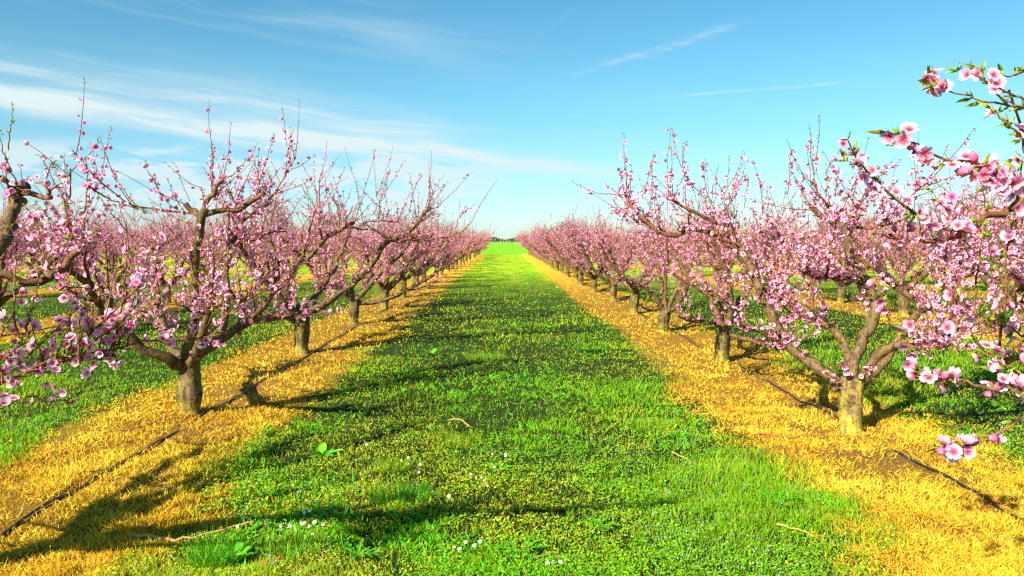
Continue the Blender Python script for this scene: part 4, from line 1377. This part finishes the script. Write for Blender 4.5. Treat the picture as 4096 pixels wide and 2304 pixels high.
def hedge():
    """dark far hedge that closes the lane, and a few trees' worth of scrub"""
    rng = np.random.default_rng(5)
    acc = Acc()
    n = 9000
    x = rng.uniform(-190, 190, n); dep = 1010 + rng.uniform(-3, 3, n)
    top = 2.0 + 5.2 * np.clip(fbm(x * 0.09, x * 0 + 2, 4, 3) * 1.8 - 0.35, 0.05, 1.3)
    z = rng.uniform(0, 1, n) ** 0.8 * top
    V0 = (np.array([(-.5, 0, -.35), (.5, 0, -.3), (.4, .1, .4), (-.4, 0, .45)]), np.array([(0, 1, 2, 3)]), np.zeros((0, 3), int), np.tile(np.array((0.15, 0.14, 0.11)), (4, 1)))
    fr = frames(np.column_stack([rng.normal(0, .5, n), -np.ones(n), rng.normal(0, .5, n)]), rng)
    acc.add(*inst(V0, np.column_stack([x, dep, z]), fr, rng.uniform(.8, 1.9, n), np.column_stack([rng.uniform(.5, 1.5, n), rng.uniform(.6, 1.5, n), rng.uniform(.6, 1.4, n)])))
    tag(acc.build('hedge', M_HEDGE), 'dark far hedge closing the end of the grass lane on the horizon', 'hedge')


hedge()


def lathe_into(acc, prof, sides=8, C=(1, 1, 1)):
    ang = np.arange(sides) / sides * 2 * np.pi
    V = np.concatenate([np.column_stack([r * np.cos(ang), r * np.sin(ang), np.full(sides, z)]) for r, z in prof])
    Q = [[i * sides + j, i * sides + (j + 1) % sides, (i + 1) * sides + (j + 1) % sides, (i + 1) * sides + j] for i in range(len(prof) - 1) for j in range(sides)]
    acc.add(V, Q, None, C)


def far_posts():
    d = 760
    for i, (px, top, lab) in enumerate(((2004, 944, 'thin white post at the lane end, leftmost of the four far posts'), (2015, 946, 'thin white post at the lane end, second of the four far posts'),
                                         (2025, 946, 'white post with round pale head at the far lane end'), (2036, 942, 'thin white post at the lane end, rightmost of the four far posts'))):
        b = W(px, 962, d); h = CAM_H + (962 - top) / F4 * d
        root = tag(empty('post', (b[0], d, 0)), lab, 'post', 'white posts at the far end of the lane')
        acc = Acc()
        lathe_into(acc, [(.10, -.1), (.09, .3), (.08, h - .2), (.07, h), (0.001, h + .05)], 8)
        acc.build('shaft', M_POST, root, True)
        acc = Acc()
        if i == 2:
            prof = [(0.5 * math.sin(a) + .001, h - .2 - 0.5 * math.cos(a)) for a in np.linspace(0, math.pi, 8)]
            lathe_into(acc, prof, 10); acc.build('head', M_POST, root, True)
        else:
            lathe_into(acc, [(.02, h - .02), (.12, h), (.12, h + .16), (.001, h + .2)], 8); acc.build('cap', M_POST, root, True)


far_posts()

# ------------------------------------------------------------------ ground cover
def strip_mask(x, y):
    """1 inside the sprayed yellow strip under a tree row, 0 in the green lanes"""
    u = np.abs((x + ROW_X + ROW_S / 2) % ROW_S - ROW_S / 2)
    e = u + (fbm(x * 1.1, y * 0.9, 21, 4) - 0.5) * 1.15 + (vnoise(x * 9, y * 9, 5) - 0.5) * 0.30
    return 1 - np.clip((e - 0.68) / 0.46, 0, 1), u


def scatter(rng, n, dmin=2.6, dmax=62.0, vpow=1.0):
    """points evenly spread over the picture's ground, a little wider than the frame"""
    v0, v1 = 1 / dmax, 1 / dmin
    d = 1 / (v0 + (v1 - v0) * rng.random(n) ** vpow)
    x = rng.uniform(-1, 1, n) * (0.72 * d + 0.8)
    return x, d


def blade_t(bend):
    """narrow blade along +z, length 1, half-width 1 at the base"""
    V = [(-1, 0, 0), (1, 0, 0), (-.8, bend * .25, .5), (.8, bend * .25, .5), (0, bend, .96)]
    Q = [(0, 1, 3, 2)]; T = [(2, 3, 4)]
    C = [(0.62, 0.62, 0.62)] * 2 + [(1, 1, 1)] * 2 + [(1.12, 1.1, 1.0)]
    return np.array(V, float), np.array(Q), np.array(T), np.array(C, float)


def weed_t():
    """small oval leaf lying along +x on a short stalk, unit size"""
    V = [(-.5, 0, 0), (-.1, -.38, .06), (.35, -.30, .08), (.5, 0, .02), (.35, .30, .08), (-.1, .38, .06)]
    Q = [(0, 1, 2, 3), (0, 3, 4, 5)]
    return np.array(V, float), np.array(Q), np.zeros((0, 3), int), np.ones((6, 3))


def blades_into(acc, rng, x, y, h, w, lean, col, bends=(0.1, 0.35, 0.6)):
    n = len(x)
    z = hgt(x, y)
    k = rng.integers(0, len(bends), n)
    a = rng.uniform(0, 2 * np.pi, n); l = lean * np.abs(rng.normal(1, .35, n))
    nz = norm(np.column_stack([np.cos(a) * l, np.sin(a) * l, np.ones(n)]))
    fr = frames(nz, rng)
    for i, b in enumerate(bends):
        s = k == i
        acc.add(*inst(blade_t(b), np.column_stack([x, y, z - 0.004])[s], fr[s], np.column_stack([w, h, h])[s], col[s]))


HOSES = (-2.74, 2.97, -8.28, 8.9)


def hose_vis(hx, y):
    """> 0 where the hose lies on top of the litter, < 0 where it is buried"""
    v = vnoise(y * 0.9, y * 0 + hx * 3, 44) - 0.40
    if abs(hx - 2.97) < .01:
        v = np.where(y < 9.2, np.maximum(0.5 - np.abs(y - 4.4) / 1.35 * 0.5, 0.5 - np.abs(y - 7.9) / 0.95 * 0.5) * 0.8, v)
    if abs(hx + 2.74) < .01:
        v = np.where(y < 10.6, np.clip(np.abs(y - 6.6) - .28, -.3, .3) * 0.7 + 0.05 * np.sin(y * 9), v)
    return v


def hose_gap(x, y, rng):
    near = np.zeros(len(x), bool)
    for hx in HOSES:
        near |= (np.abs(x - hx) < 0.045 + 0.03 * vnoise(y * 1.5, y * 0 + hx, 31)) & (hose_vis(hx, y) > 0)
    return near & (rng.random(len(x)) < 0.88)


def ground_cover():
    rng = np.random.default_rng(12)
    # green lanes: low broad weeds
    acc = Acc()
    x, y = scatter(rng, 620000, vpow=0.85)
    st, u = strip_mask(x, y)
    patch = fbm(x * 1.3, y * 1.0, 60, 4)
    sunny = np.clip((fbm(x * 0.9 + 5, y * 0.6, 61, 4) - 0.36) * 4, 0, 1)          # yellowed, worn patches
    keep = (rng.random(len(x)) > st * 0.985) & (rng.random(len(x)) < np.clip(-0.25 + 1.9 * patch, .1, 1) * np.clip((vnoise(x * 11, y * 7, 66) * .6 + vnoise(x * 24, y * 15, 67) * .4 - .22) * 2.6, .12, 1)) & ~hose_gap(x, y, rng)
    x, y, patch, sunny, st = x[keep], y[keep], patch[keep], sunny[keep], st[keep]
    n = len(x)
    size = np.maximum(rng.uniform(.005, .0125, n) * (0.7 + 0.7 * patch), y * 0.00125 * rng.uniform(.8, 1.3, n))
    sz3 = np.column_stack([size * rng.uniform(.9, 2.1, n), size * rng.uniform(.45, 1.05, n), size])
    z = hgt(x, y) + rng.uniform(.003, .045, n) * np.clip(-0.5 + 2.9 * patch, .25, 1.6)
    fr = frames(np.column_stack([rng.normal(0, .6, n) - 0.25, rng.normal(0, .6, n) - 0.3, np.ones(n)]), rng)
    g = np.array((0.115, 0.335, 0.005)); g2 = np.array((0.40, 0.49, 0.010)); yl = np.array((0.46, 0.44, 0.014)); br = np.array((.30, .15, .03))
    mixv = np.clip(rng.random(n) * 0.9 * (0.25 + 0.9 * sunny) + 0.25 * st, 0, 1)[:, None]
    col = g * (1 - mixv) + g2 * mixv
    yy = (rng.random(n) < (0.04 + 0.36 * sunny) * np.clip(1.2 - y / 22, .15, 1) + 0.55 * np.clip(st, 0, 1)); col[yy] = yl * rng.uniform(.7, 1.1, (yy.sum(), 1))
    bb = rng.random(n) < 0.02 + 0.07 * sunny + 0.12 * st; col[bb] = br
    col = col * rng.uniform(.65, 1.3, (n, 1))
    acc.add(*inst(weed_t(), np.column_stack([x, y, z]), fr, sz3, col))
    # green lanes: grass blades in tufts
    x, y = scatter(rng, 380000, vpow=0.8)
    st, u = strip_mask(x, y)
    tuft = fbm(x * 0.75 + 9, y * 0.6, 80, 4)
    keep = (rng.random(len(x)) > st * 0.99) & (rng.random(len(x)) < np.clip((tuft - .34) * 3.4, 0.18, 1)) & ~hose_gap(x, y, rng)
    x, y, tuft = x[keep], y[keep], tuft[keep]; n = len(x)
    tall = np.clip((tuft - .5) * 4, 0, 1)
    h = rng.uniform(.025, .06, n) + tall * rng.uniform(.0, .075, n)
    w = np.maximum(rng.uniform(.0011, .0020, n), y * 0.00042)
    gg = np.array((0.145, 0.37, 0.006)); gy = np.array((0.42, 0.49, 0.014))
    sunny = np.clip((fbm(x * 0.9 + 5, y * 0.6, 61, 4) - 0.36) * 4, 0, 1)
    mv = np.clip(rng.random(n) * (0.35 + .85 * sunny), 0, 1)[:, None]
    col = (gg * (1 - mv) + gy * mv) * rng.uniform(.7, 1.25, (n, 1))
    dr = rng.random(n) < 0.04 + 0.12 * sunny; col[dr] = np.array((.46, .31, .05)) * rng.uniform(.7, 1.1, (dr.sum(), 1))
    blades_into(acc, rng, x, y, h, w, 0.45, col)
    # coarse broad leaves (dandelion, plantain) in clumps
    x, y = scatter(rng, 150000, 2.8, 30.0, 0.85)
    st, u = strip_mask(x, y)
    cl = fbm(x * 1.5 + 70, y * 1.2, 140, 3)
    keep = (st < .35) & (rng.random(len(x)) < np.clip((cl - .50) * 6, 0.01, 1))
    x, y = x[keep], y[keep]; n = len(x)
    h = rng.uniform(.03, .085, n); w = np.maximum(rng.uniform(.0035, .0085, n), y * 0.0005)
    col = np.array((.075, .33, .006)) * rng.uniform(.7, 1.4, (n, 1)) * np.column_stack([rng.uniform(.8, 1.9, n), np.ones(n), np.ones(n)])
    blades_into(acc, rng, x, y, h, w, 1.3, col, (0.1, 0.3, 0.5))
    tag(acc.build('grass', M_GRASS), 'short bright green grass and low weeds in the orchard lanes', 'grass', kind='stuff')
    # sprayed strips: dry matted yellow grass
    acc = Acc()
    x, y = scatter(rng, 760000, vpow=0.85)
    st, u = strip_mask(x, y)
    dens = fbm(x * 1.1 + 3, y * 0.9 + 7, 90, 4)
    bare = np.clip((fbm(x * 1.6 + 31, y * 1.1, 95, 4) - 0.46) * 6, 0, 1) * np.clip(1.25 - u * 1.6, 0.1, 1)
    clump = vnoise(x * 9 + 3, y * 6, 91) * .6 + vnoise(x * 21, y * 14, 92) * .4
    keep = (rng.random(len(x)) < st * np.clip((clump - .12) * 3.0, .25, 1) * (0.7 + .6 * dens) * (1 - 0.88 * bare)) & ~hose_gap(x, y, rng)
    x, y, dens, st, clump = x[keep], y[keep], dens[keep], st[keep], clump[keep]; n = len(x)
    h = rng.uniform(.018, .050, n) * (0.45 + 1.3 * clump)
    w = np.maximum(rng.uniform(.0012, .0024, n), y * 0.00055)
    hue = np.clip(fbm(x * 1.7, y * 1.4 + 3, 97, 4) * 1.5 - .25 + rng.normal(0, .22, n), 0, 1)[:, None]
    col = (np.array((.66, .34, .016)) * (1 - hue) + np.array((.86, .67, .06)) * hue) * rng.uniform(.65, 1.2, (n, 1))
    rd = rng.random(n) < .07; col[rd] = np.array((.40, .13, .02)) * rng.uniform(.6, 1.1, (rd.sum(), 1))
    gl = rng.random(n) < .07 + .25 * (1 - st); col[gl] = np.array((.36, .38, .02)) * rng.uniform(.7, 1.1, (gl.sum(), 1))
    blades_into(acc, rng, x, y, h, w, 1.1, col, (0.15, 0.5, 0.9))
    x, y = scatter(rng, 110000, vpow=0.85)
    st, u = strip_mask(x, y)
    keep = rng.random(len(x)) < st * 0.7
    x, y = x[keep], y[keep]; n = len(x)
    size = np.maximum(rng.uniform(.006, .013, n), y * 0.0012)
    fr = frames(np.column_stack([rng.normal(0, .6, n), rng.normal(0, .6, n), np.ones(n)]), rng)
    col = np.array((.60, .36, .03)) * rng.uniform(.4, 1.2, (n, 1)) * np.column_stack([np.ones(n), rng.uniform(.7, 1.25, n), np.ones(n)])
    acc.add(*inst(weed_t(), np.column_stack([x, y, hgt(x, y) + rng.uniform(.004, .022, n)]), fr, size, col))
    tag(acc.build('dry_grass', M_DRY), 'dead yellow grass on the sprayed strips under the tree rows', 'grass', kind='stuff')
    # tiny pale blue speedwell flowers
    acc = Acc()
    x, y = scatter(rng, 22000, 3.0, 14.0)
    st, u = strip_mask(x, y)
    keep = (st < .25) & (rng.random(len(x)) < np.clip((fbm(x * 1.0 + 40, y * 0.8, 120, 3) - .52 + .10 * (x > .3) * (x < 2) * (y < 8)) * 3.4, 0.015, 1))
    x, y = x[keep], y[keep]; n = len(x)
    V0 = (np.array([(1, 0, .1), (.0, 1, .1), (-1, 0, .1), (0, -1, .1)], float), np.array([(0, 1, 2, 3)]), np.zeros((0, 3), int), np.ones((4, 3)))
    col = np.where(rng.random((n, 1)) < .5, np.array((.55, .66, .92)), np.array((.36, .46, .90)))
    fr = frames(np.column_stack([rng.normal(0, .3, n) - .2, rng.normal(0, .3, n) - .5, np.ones(n)]), rng)
    acc.add(*inst(V0, np.column_stack([x, y, hgt(x, y) + rng.uniform(.022, .05, n)]), fr, rng.uniform(.0026, .0048, n), col))
    tag(acc.build('speedwell_flowers', M_PETAL), 'tiny pale blue speedwell flowers sprinkled through the lane grass', 'flowers', kind='stuff')


ground_cover()

# ------------------------------------------------------------------ irrigation hoses
def hoses():
    labs = ('black irrigation hose lying along the foot of the left front row of trees', 'black irrigation hose lying along the foot of the right front row of trees',
            'black irrigation hose along the second tree row to the left', 'black irrigation hose along the second tree row to the right')
    rng = np.random.default_rng(8)
    for hx, lab in zip(HOSES, labs):
        y0 = 2.6 if abs(hx) < 4 else 10.5
        y = np.arange(y0, 60, 0.16); n = len(y)
        x = hx + (fbm(y * 0.5, y * 0, 70 + int(hx), 3) - .5) * 0.035
        if abs(hx) < 4: x = np.where(hx < 0, np.maximum(x, -2.74), np.maximum(x, 2.945))
        vis = hose_vis(hx, y)
        z = hgt(x, y) + np.clip(0.004 + vis * 0.09, -0.035, 0.013)
        acc = Acc()
        V, Q = tubes(np.column_stack([x, y, z])[None], np.full((1, n), 0.0085), 8)
        acc.add(V, Q)
        o = acc.build('irrigation_hose', M_HOSE, None, True)
        tag(o, lab, 'hose', 'irrigation hoses along the tree rows')


hoses()

# ------------------------------------------------------------------ fallen sticks and twigs
def stick(name, pts, r0, r1, mat, label, cat='stick'):
    rng = np.random.default_rng(len(label))
    P = np.array([D2(*p) for p in pts])
    base = P[0].copy(); base[2] = 0
    Q = spline(P, 12); Q[:, 2] = hgt(Q[:, 0], Q[:, 1]) + 0.022 + r0
    Q[1:-1] += rng.normal(0, r0 * 0.5, (10, 3))
    acc = Acc()
    add_limb(acc, Q - base, np.linspace(r0, r1, 12), 7, rng, True, .08, np.ones((84, 3)))
    e = Q[0] - base
    o = acc.build(name, mat, None, True)
    o.location = base
    tag(o, label, cat, 'prunings lying on the ground')


stick('fallen_branch', [(330, 1358), (390, 1364), (450, 1368), (520, 1354), (640, 1330)], .011, .004, M_STICK, 'long pale curved pruned branch lying in the grass at the lower left')
stick('fallen_twig', [(1905, 1102), (1990, 1106), (2060, 1106), (2135, 1104)], .007, .005, M_REDTWIG, 'straight red twig lying beside the foot of the rightmost whole trunk', 'twig')
stick('fallen_twig', [(655, 1432), (690, 1424), (712, 1416)], .008, .006, M_REDTWIG, 'short bright red twig in the grass at the bottom edge', 'twig')
stick('fallen_twig', [(2490, 1264), (2540, 1272), (2600, 1280)], .006, .004, M_REDTWIG, 'red twig crossing the right hose near the picture edge', 'twig')
stick('fallen_twig', [(1130, 1060), (1158, 1068), (1190, 1082)], .006, .004, M_STICK, 'pale twig lying in shade in the middle of the lane', 'twig')
stick('fallen_twig', [(1690, 1148), (1720, 1158), (1750, 1172)], .005, .003, M_STICK, 'thin straw coloured twig on the edge of the right yellow strip', 'twig')
stick('fallen_twig', [(1340, 1412), (1370, 1402), (1398, 1392)], .006, .004, M_STICK, 'straw coloured twig in the grass at bottom centre', 'twig')
stick('fallen_twig', [(1955, 1330), (2000, 1345), (2045, 1360)], .006, .003, M_STICK, 'straw coloured twig on the yellow grass at lower right', 'twig')
stick('fallen_twig', [(440, 1012), (500, 1004), (560, 996)], .005, .003, M_REDTWIG, 'brownish red twig on the dry strip behind the whole left trunk', 'twig')

# ------------------------------------------------------------------ leafy plants
def leafy_plant(name, px, py, n, ln, wd, upright, label, seed, col=(0.075, 0.34, 0.012), lobed=False, cat='plant'):
    rng = np.random.default_rng(seed)
    b = D2(px, py); b[2] = hgt(b[0:1], b[1:2])[0]
    root = tag(empty(name, b), label, cat, 'leafy weeds in the grass lane')
    for i in range(n):
        a = i * 2.4 + rng.normal(0, .25); l = ln * rng.uniform(.65, 1.1); u = upright * rng.uniform(.6, 1.4)
        k = 9
        acc = Acc()
        V = []
        for j in range(k):
            t_ = j / (k - 1)
            r = 0.01 + l * t_ * (1 - .25 * u * t_); z = l * u * (t_ - .55 * t_ * t_) + .012
            hw = wd * (math.sin(math.pi * min(1, t_ * .93 + .05)) ** .8) * (1 if not lobed else (0.35 + .65 * (j % 2)) * (.4 + .8 * t_))
            hw += rng.uniform(-.06, .06) * wd
            for s in (-1, 0, 1):
                x_, y_ = r, s * hw
                V.append((x_ * math.cos(a) - y_ * math.sin(a), x_ * math.sin(a) + y_ * math.cos(a), z + abs(s) * hw * .35 + rng.normal(0, .0015)))
        Q = [(j * 3 + s, j * 3 + s + 1, j * 3 + s + 4, j * 3 + s + 3) for j in range(k - 1) for s in range(2)]
        c = np.array(col) * rng.uniform(.75, 1.35) * np.array((rng.uniform(.8, 1.7), 1, 1))
        acc.add(V, Q, None, c)
        acc.build('leaf', M_GRASS, root, True)


leafy_plant('dock_plant', 812, 1150, 13, .17, .028, .9, 'broad leaved dock plant at the left lane edge, largest in the grass', 1, (.10, .40, .015))
leafy_plant('dock_plant', 1085, 897, 8, .17, .030, 1.0, 'small broad leaved plant standing in the lane beyond the dark shadows', 2)
leafy_plant('leafy_weed', 590, 1412, 9, .15, .020, 1.0, 'upright leafy weed beside the tall grass tuft at the bottom left', 3, (.10, .42, .015))
leafy_plant('dandelion_plant', 1310, 1395, 14, .15, .020, .45, 'toothed dandelion rosette at the bottom centre of the lane', 4, lobed=True)
leafy_plant('dandelion_plant', 1500, 1330, 14, .14, .018, .45, 'toothed dandelion rosette just below the long lane shadow', 5, lobed=True)
leafy_plant('dandelion_plant', 1250, 1190, 16, .15, .020, .40, 'toothed dandelion rosette next to the mid lane daisy cluster', 6, lobed=True)
leafy_plant('dandelion_plant', 1950, 1275, 16, .16, .022, .40, 'toothed dandelion rosette on the right edge of the lane', 7, lobed=True)
leafy_plant('dandelion_plant', 900, 1395, 14, .14, .018, .45, 'toothed dandelion rosette between the two bottom grass tufts', 8, lobed=True)
leafy_plant('dandelion_plant', 1480, 885, 16, .18, .026, .45, 'far dandelion rosette on the right half of the lane', 9, lobed=True)


def tuft(px, py, n, h, spread, label, seed, col=(.075, .33, .010)):
    rng = np.random.default_rng(seed)
    b = D2(px, py); b[2] = hgt(b[0:1], b[1:2])[0]
    acc = Acc()
    r = spread * np.sqrt(rng.random(n)); a = rng.uniform(0, 6.28, n)
    pos = np.column_stack([r * np.cos(a), r * np.sin(a), np.zeros(n)])
    nz = norm(np.column_stack([pos[:, 0] / spread * .5 + rng.normal(0, .25, n), pos[:, 1] / spread * .5 + rng.normal(0, .25, n), np.ones(n)]))
    hh = h * rng.uniform(.5, 1.1, n)
    fr = frames(nz, rng)
    c = np.array(col) * rng.uniform(.65, 1.35, (n, 1)) * np.column_stack([rng.uniform(.8, 1.8, n), np.ones(n), np.ones(n)])
    for k, bd in enumerate((.1, .3, .55)):
        s = np.arange(n) % 3 == k
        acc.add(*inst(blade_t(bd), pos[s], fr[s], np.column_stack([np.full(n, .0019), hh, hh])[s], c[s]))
    o = acc.build('grass_tuft', M_GRASS)
    o.location = b
    tag(o, label, 'grass tuft', 'taller grass tufts in the lane')


tuft(545, 1405, 420, .16, .13, 'tall fresh green grass tuft at the bottom left corner of the lane', 1)
tuft(745, 1380, 420, .10, .15, 'low rounded grass tuft right of the tall bottom left tuft', 2, (.13, .33, .010))
tuft(1010, 1262, 480, .12, .19, 'dark grass tuft lying in the long central shadow', 3)
tuft(1150, 1110, 460, .11, .20, 'yellowish grass tuft in the sunny middle of the lane', 4, (.20, .36, .012))
tuft(985, 1175, 280, .10, .13, 'small grass tuft right of the broad leaved dock plant', 5, (.14, .34, .010))
tuft(1640, 1080, 300, .11, .16, 'grass tuft near the right edge of the lane', 6, (.14, .34, .010))
tuft(1220, 905, 420, .12, .26, 'sunlit grass tuft far up the middle of the lane', 7, (.17, .38, .012))


# ------------------------------------------------------------------ daisies
def daisies():
    rng = np.random.default_rng(31)
    zA = lambda x, y: ((500 + x / 2.1467) * .629, (2000 + y / 2.1467) * .629)
    zB = lambda x, y: ((900 + x / 1.603) * .629, (1400 + y / 1.603) * .629)
    zC = lambda x, y: ((2000 + x / 1.229) * .629, (1500 + y / 1.229) * .629)
    clusters = (
        ('in the shaded row above the bottom grass tufts', [zA(*p) for p in ((963, 275), (1013, 208), (1205, 143), (1335, 255), (1418, 258), (1515, 250), (1540, 200), (1578, 240), (1607, 328), (1625, 220), (1697, 238))], 0),
        ('of the three standing behind that shaded row', [zA(*p) for p in ((1538, 143), (1580, 138), (1635, 148))], 0),
        ('of the five near the dock plant in mid lane', [zB(*p) for p in ((1128, 713), (1173, 693), (1176, 722), (1240, 795), (1250, 748))], 0),
        ('of the cluster beside the mid lane dandelion', [zB(*p) for p in ((1575, 820), (1608, 832), (1632, 892), (1643, 826), (1665, 855), (1682, 900))], 0),
        ('of the cluster at the bottom centre', [zB(*p) for p in ((1470, 1276), (1500, 1300), (1540, 1258), (1595, 1275), (1632, 1255))], 0),
        ('of the three low ones at bottom centre right', [zC(*p) for p in ((232, 952), (256, 942), (296, 958))], 0),
        ('scattered alone along the middle of the lane', [zB(*p) for p in ((907, 622), (1433, 980), (1712, 706), (1725, 776), (1797, 720))] + [zC(25, 430)], 0),
        ('growing alone', [zA(1297, 125)], 1),
    )
    def parts(pink):
        t = empty('daisy', (0, 0, 0))
        acc = Acc()
        V, Q = tubes(np.array([[(0, 0, -.01), (.003, 0, .02), (.002, .002, .047)]]), np.full((1, 3), .0011), 5)
        acc.add(V, Q); acc.build('stem', M_STEM, t, True)
        acc = Acc()
        tilt = Matrix.Rotation(R_(38), 3, 'X') @ Matrix.Rotation(R_(-8), 3, 'Y'); tm = np.array(tilt)
        c0 = np.array((.002, .002, .048))
        k = 15
        for i in range(k):
            a = i * 2 * math.pi / k
            Vp = np.array([(.003, -.0009, 0), (.0095, -.0021, .0012), (.0118, 0, .0016), (.0095, .0021, .0012), (.003, .0009, 0)]) * (0.6 if pink else 1.0)
            if pink: Vp[:, 2] += Vp[:, 0] * .8
            ro = np.array(((math.cos(a), -math.sin(a), 0), (math.sin(a), math.cos(a), 0), (0, 0, 1)))
            acc.add((Vp @ ro.T) @ tm.T + c0, [(0, 1, 3, 4)], [(1, 2, 3)])
        acc.build('petals', M_PINKW if pink else M_WHITE, t)
        acc = Acc()
        V = [(0, 0, .0028)]; tri = []
        for z_, r_ in ((.0018, .0026), (.0, .0036)):
            for i in range(8):
                V.append((r_ * math.cos(i * math.pi / 4), r_ * math.sin(i * math.pi / 4), z_))
        tri = [(0, 1 + i, 1 + (i + 1) % 8) for i in range(8)]
        q = [(1 + i, 9 + i, 9 + (i + 1) % 8, 1 + (i + 1) % 8) for i in range(8)]
        acc.add(np.array(V) @ tm.T + c0, q, tri); acc.build('disc', M_DISC, t, True)
        return t
    proto = {0: parts(False), 1: parts(True)}
    used = set()
    for where, pts, pink in clusters:
        pts = sorted(pts)
        for i, (px, py) in enumerate(pts):
            b = D2(px, py + 6); b[2] = hgt(b[0:1], b[1:2])[0]
            p = proto[pink]
            if pink not in used:
                o = p; used.add(pink)
            else:
                o = copy_tree(p, (0, 0, 0), 0, 1)
            o.location = b; o.rotation_euler = (0, 0, rng.normal(0.1, .5)); s = rng.uniform(.62, 1.02); o.scale = (s, s, s)
            if pink: lab = 'small half closed pink daisy just above the shaded white daisies'
            elif len(pts) == 1: lab = f'white daisy {where}'
            elif i == 0: lab = f'white daisy, leftmost {where}'
            elif i == len(pts) - 1: lab = f'white daisy, rightmost {where}'
            else: lab = f'white daisy, {ORD[i]} from the left {where}'
            tag(o, lab, 'daisy', 'daisies flowering in the grass lane')


daisies()
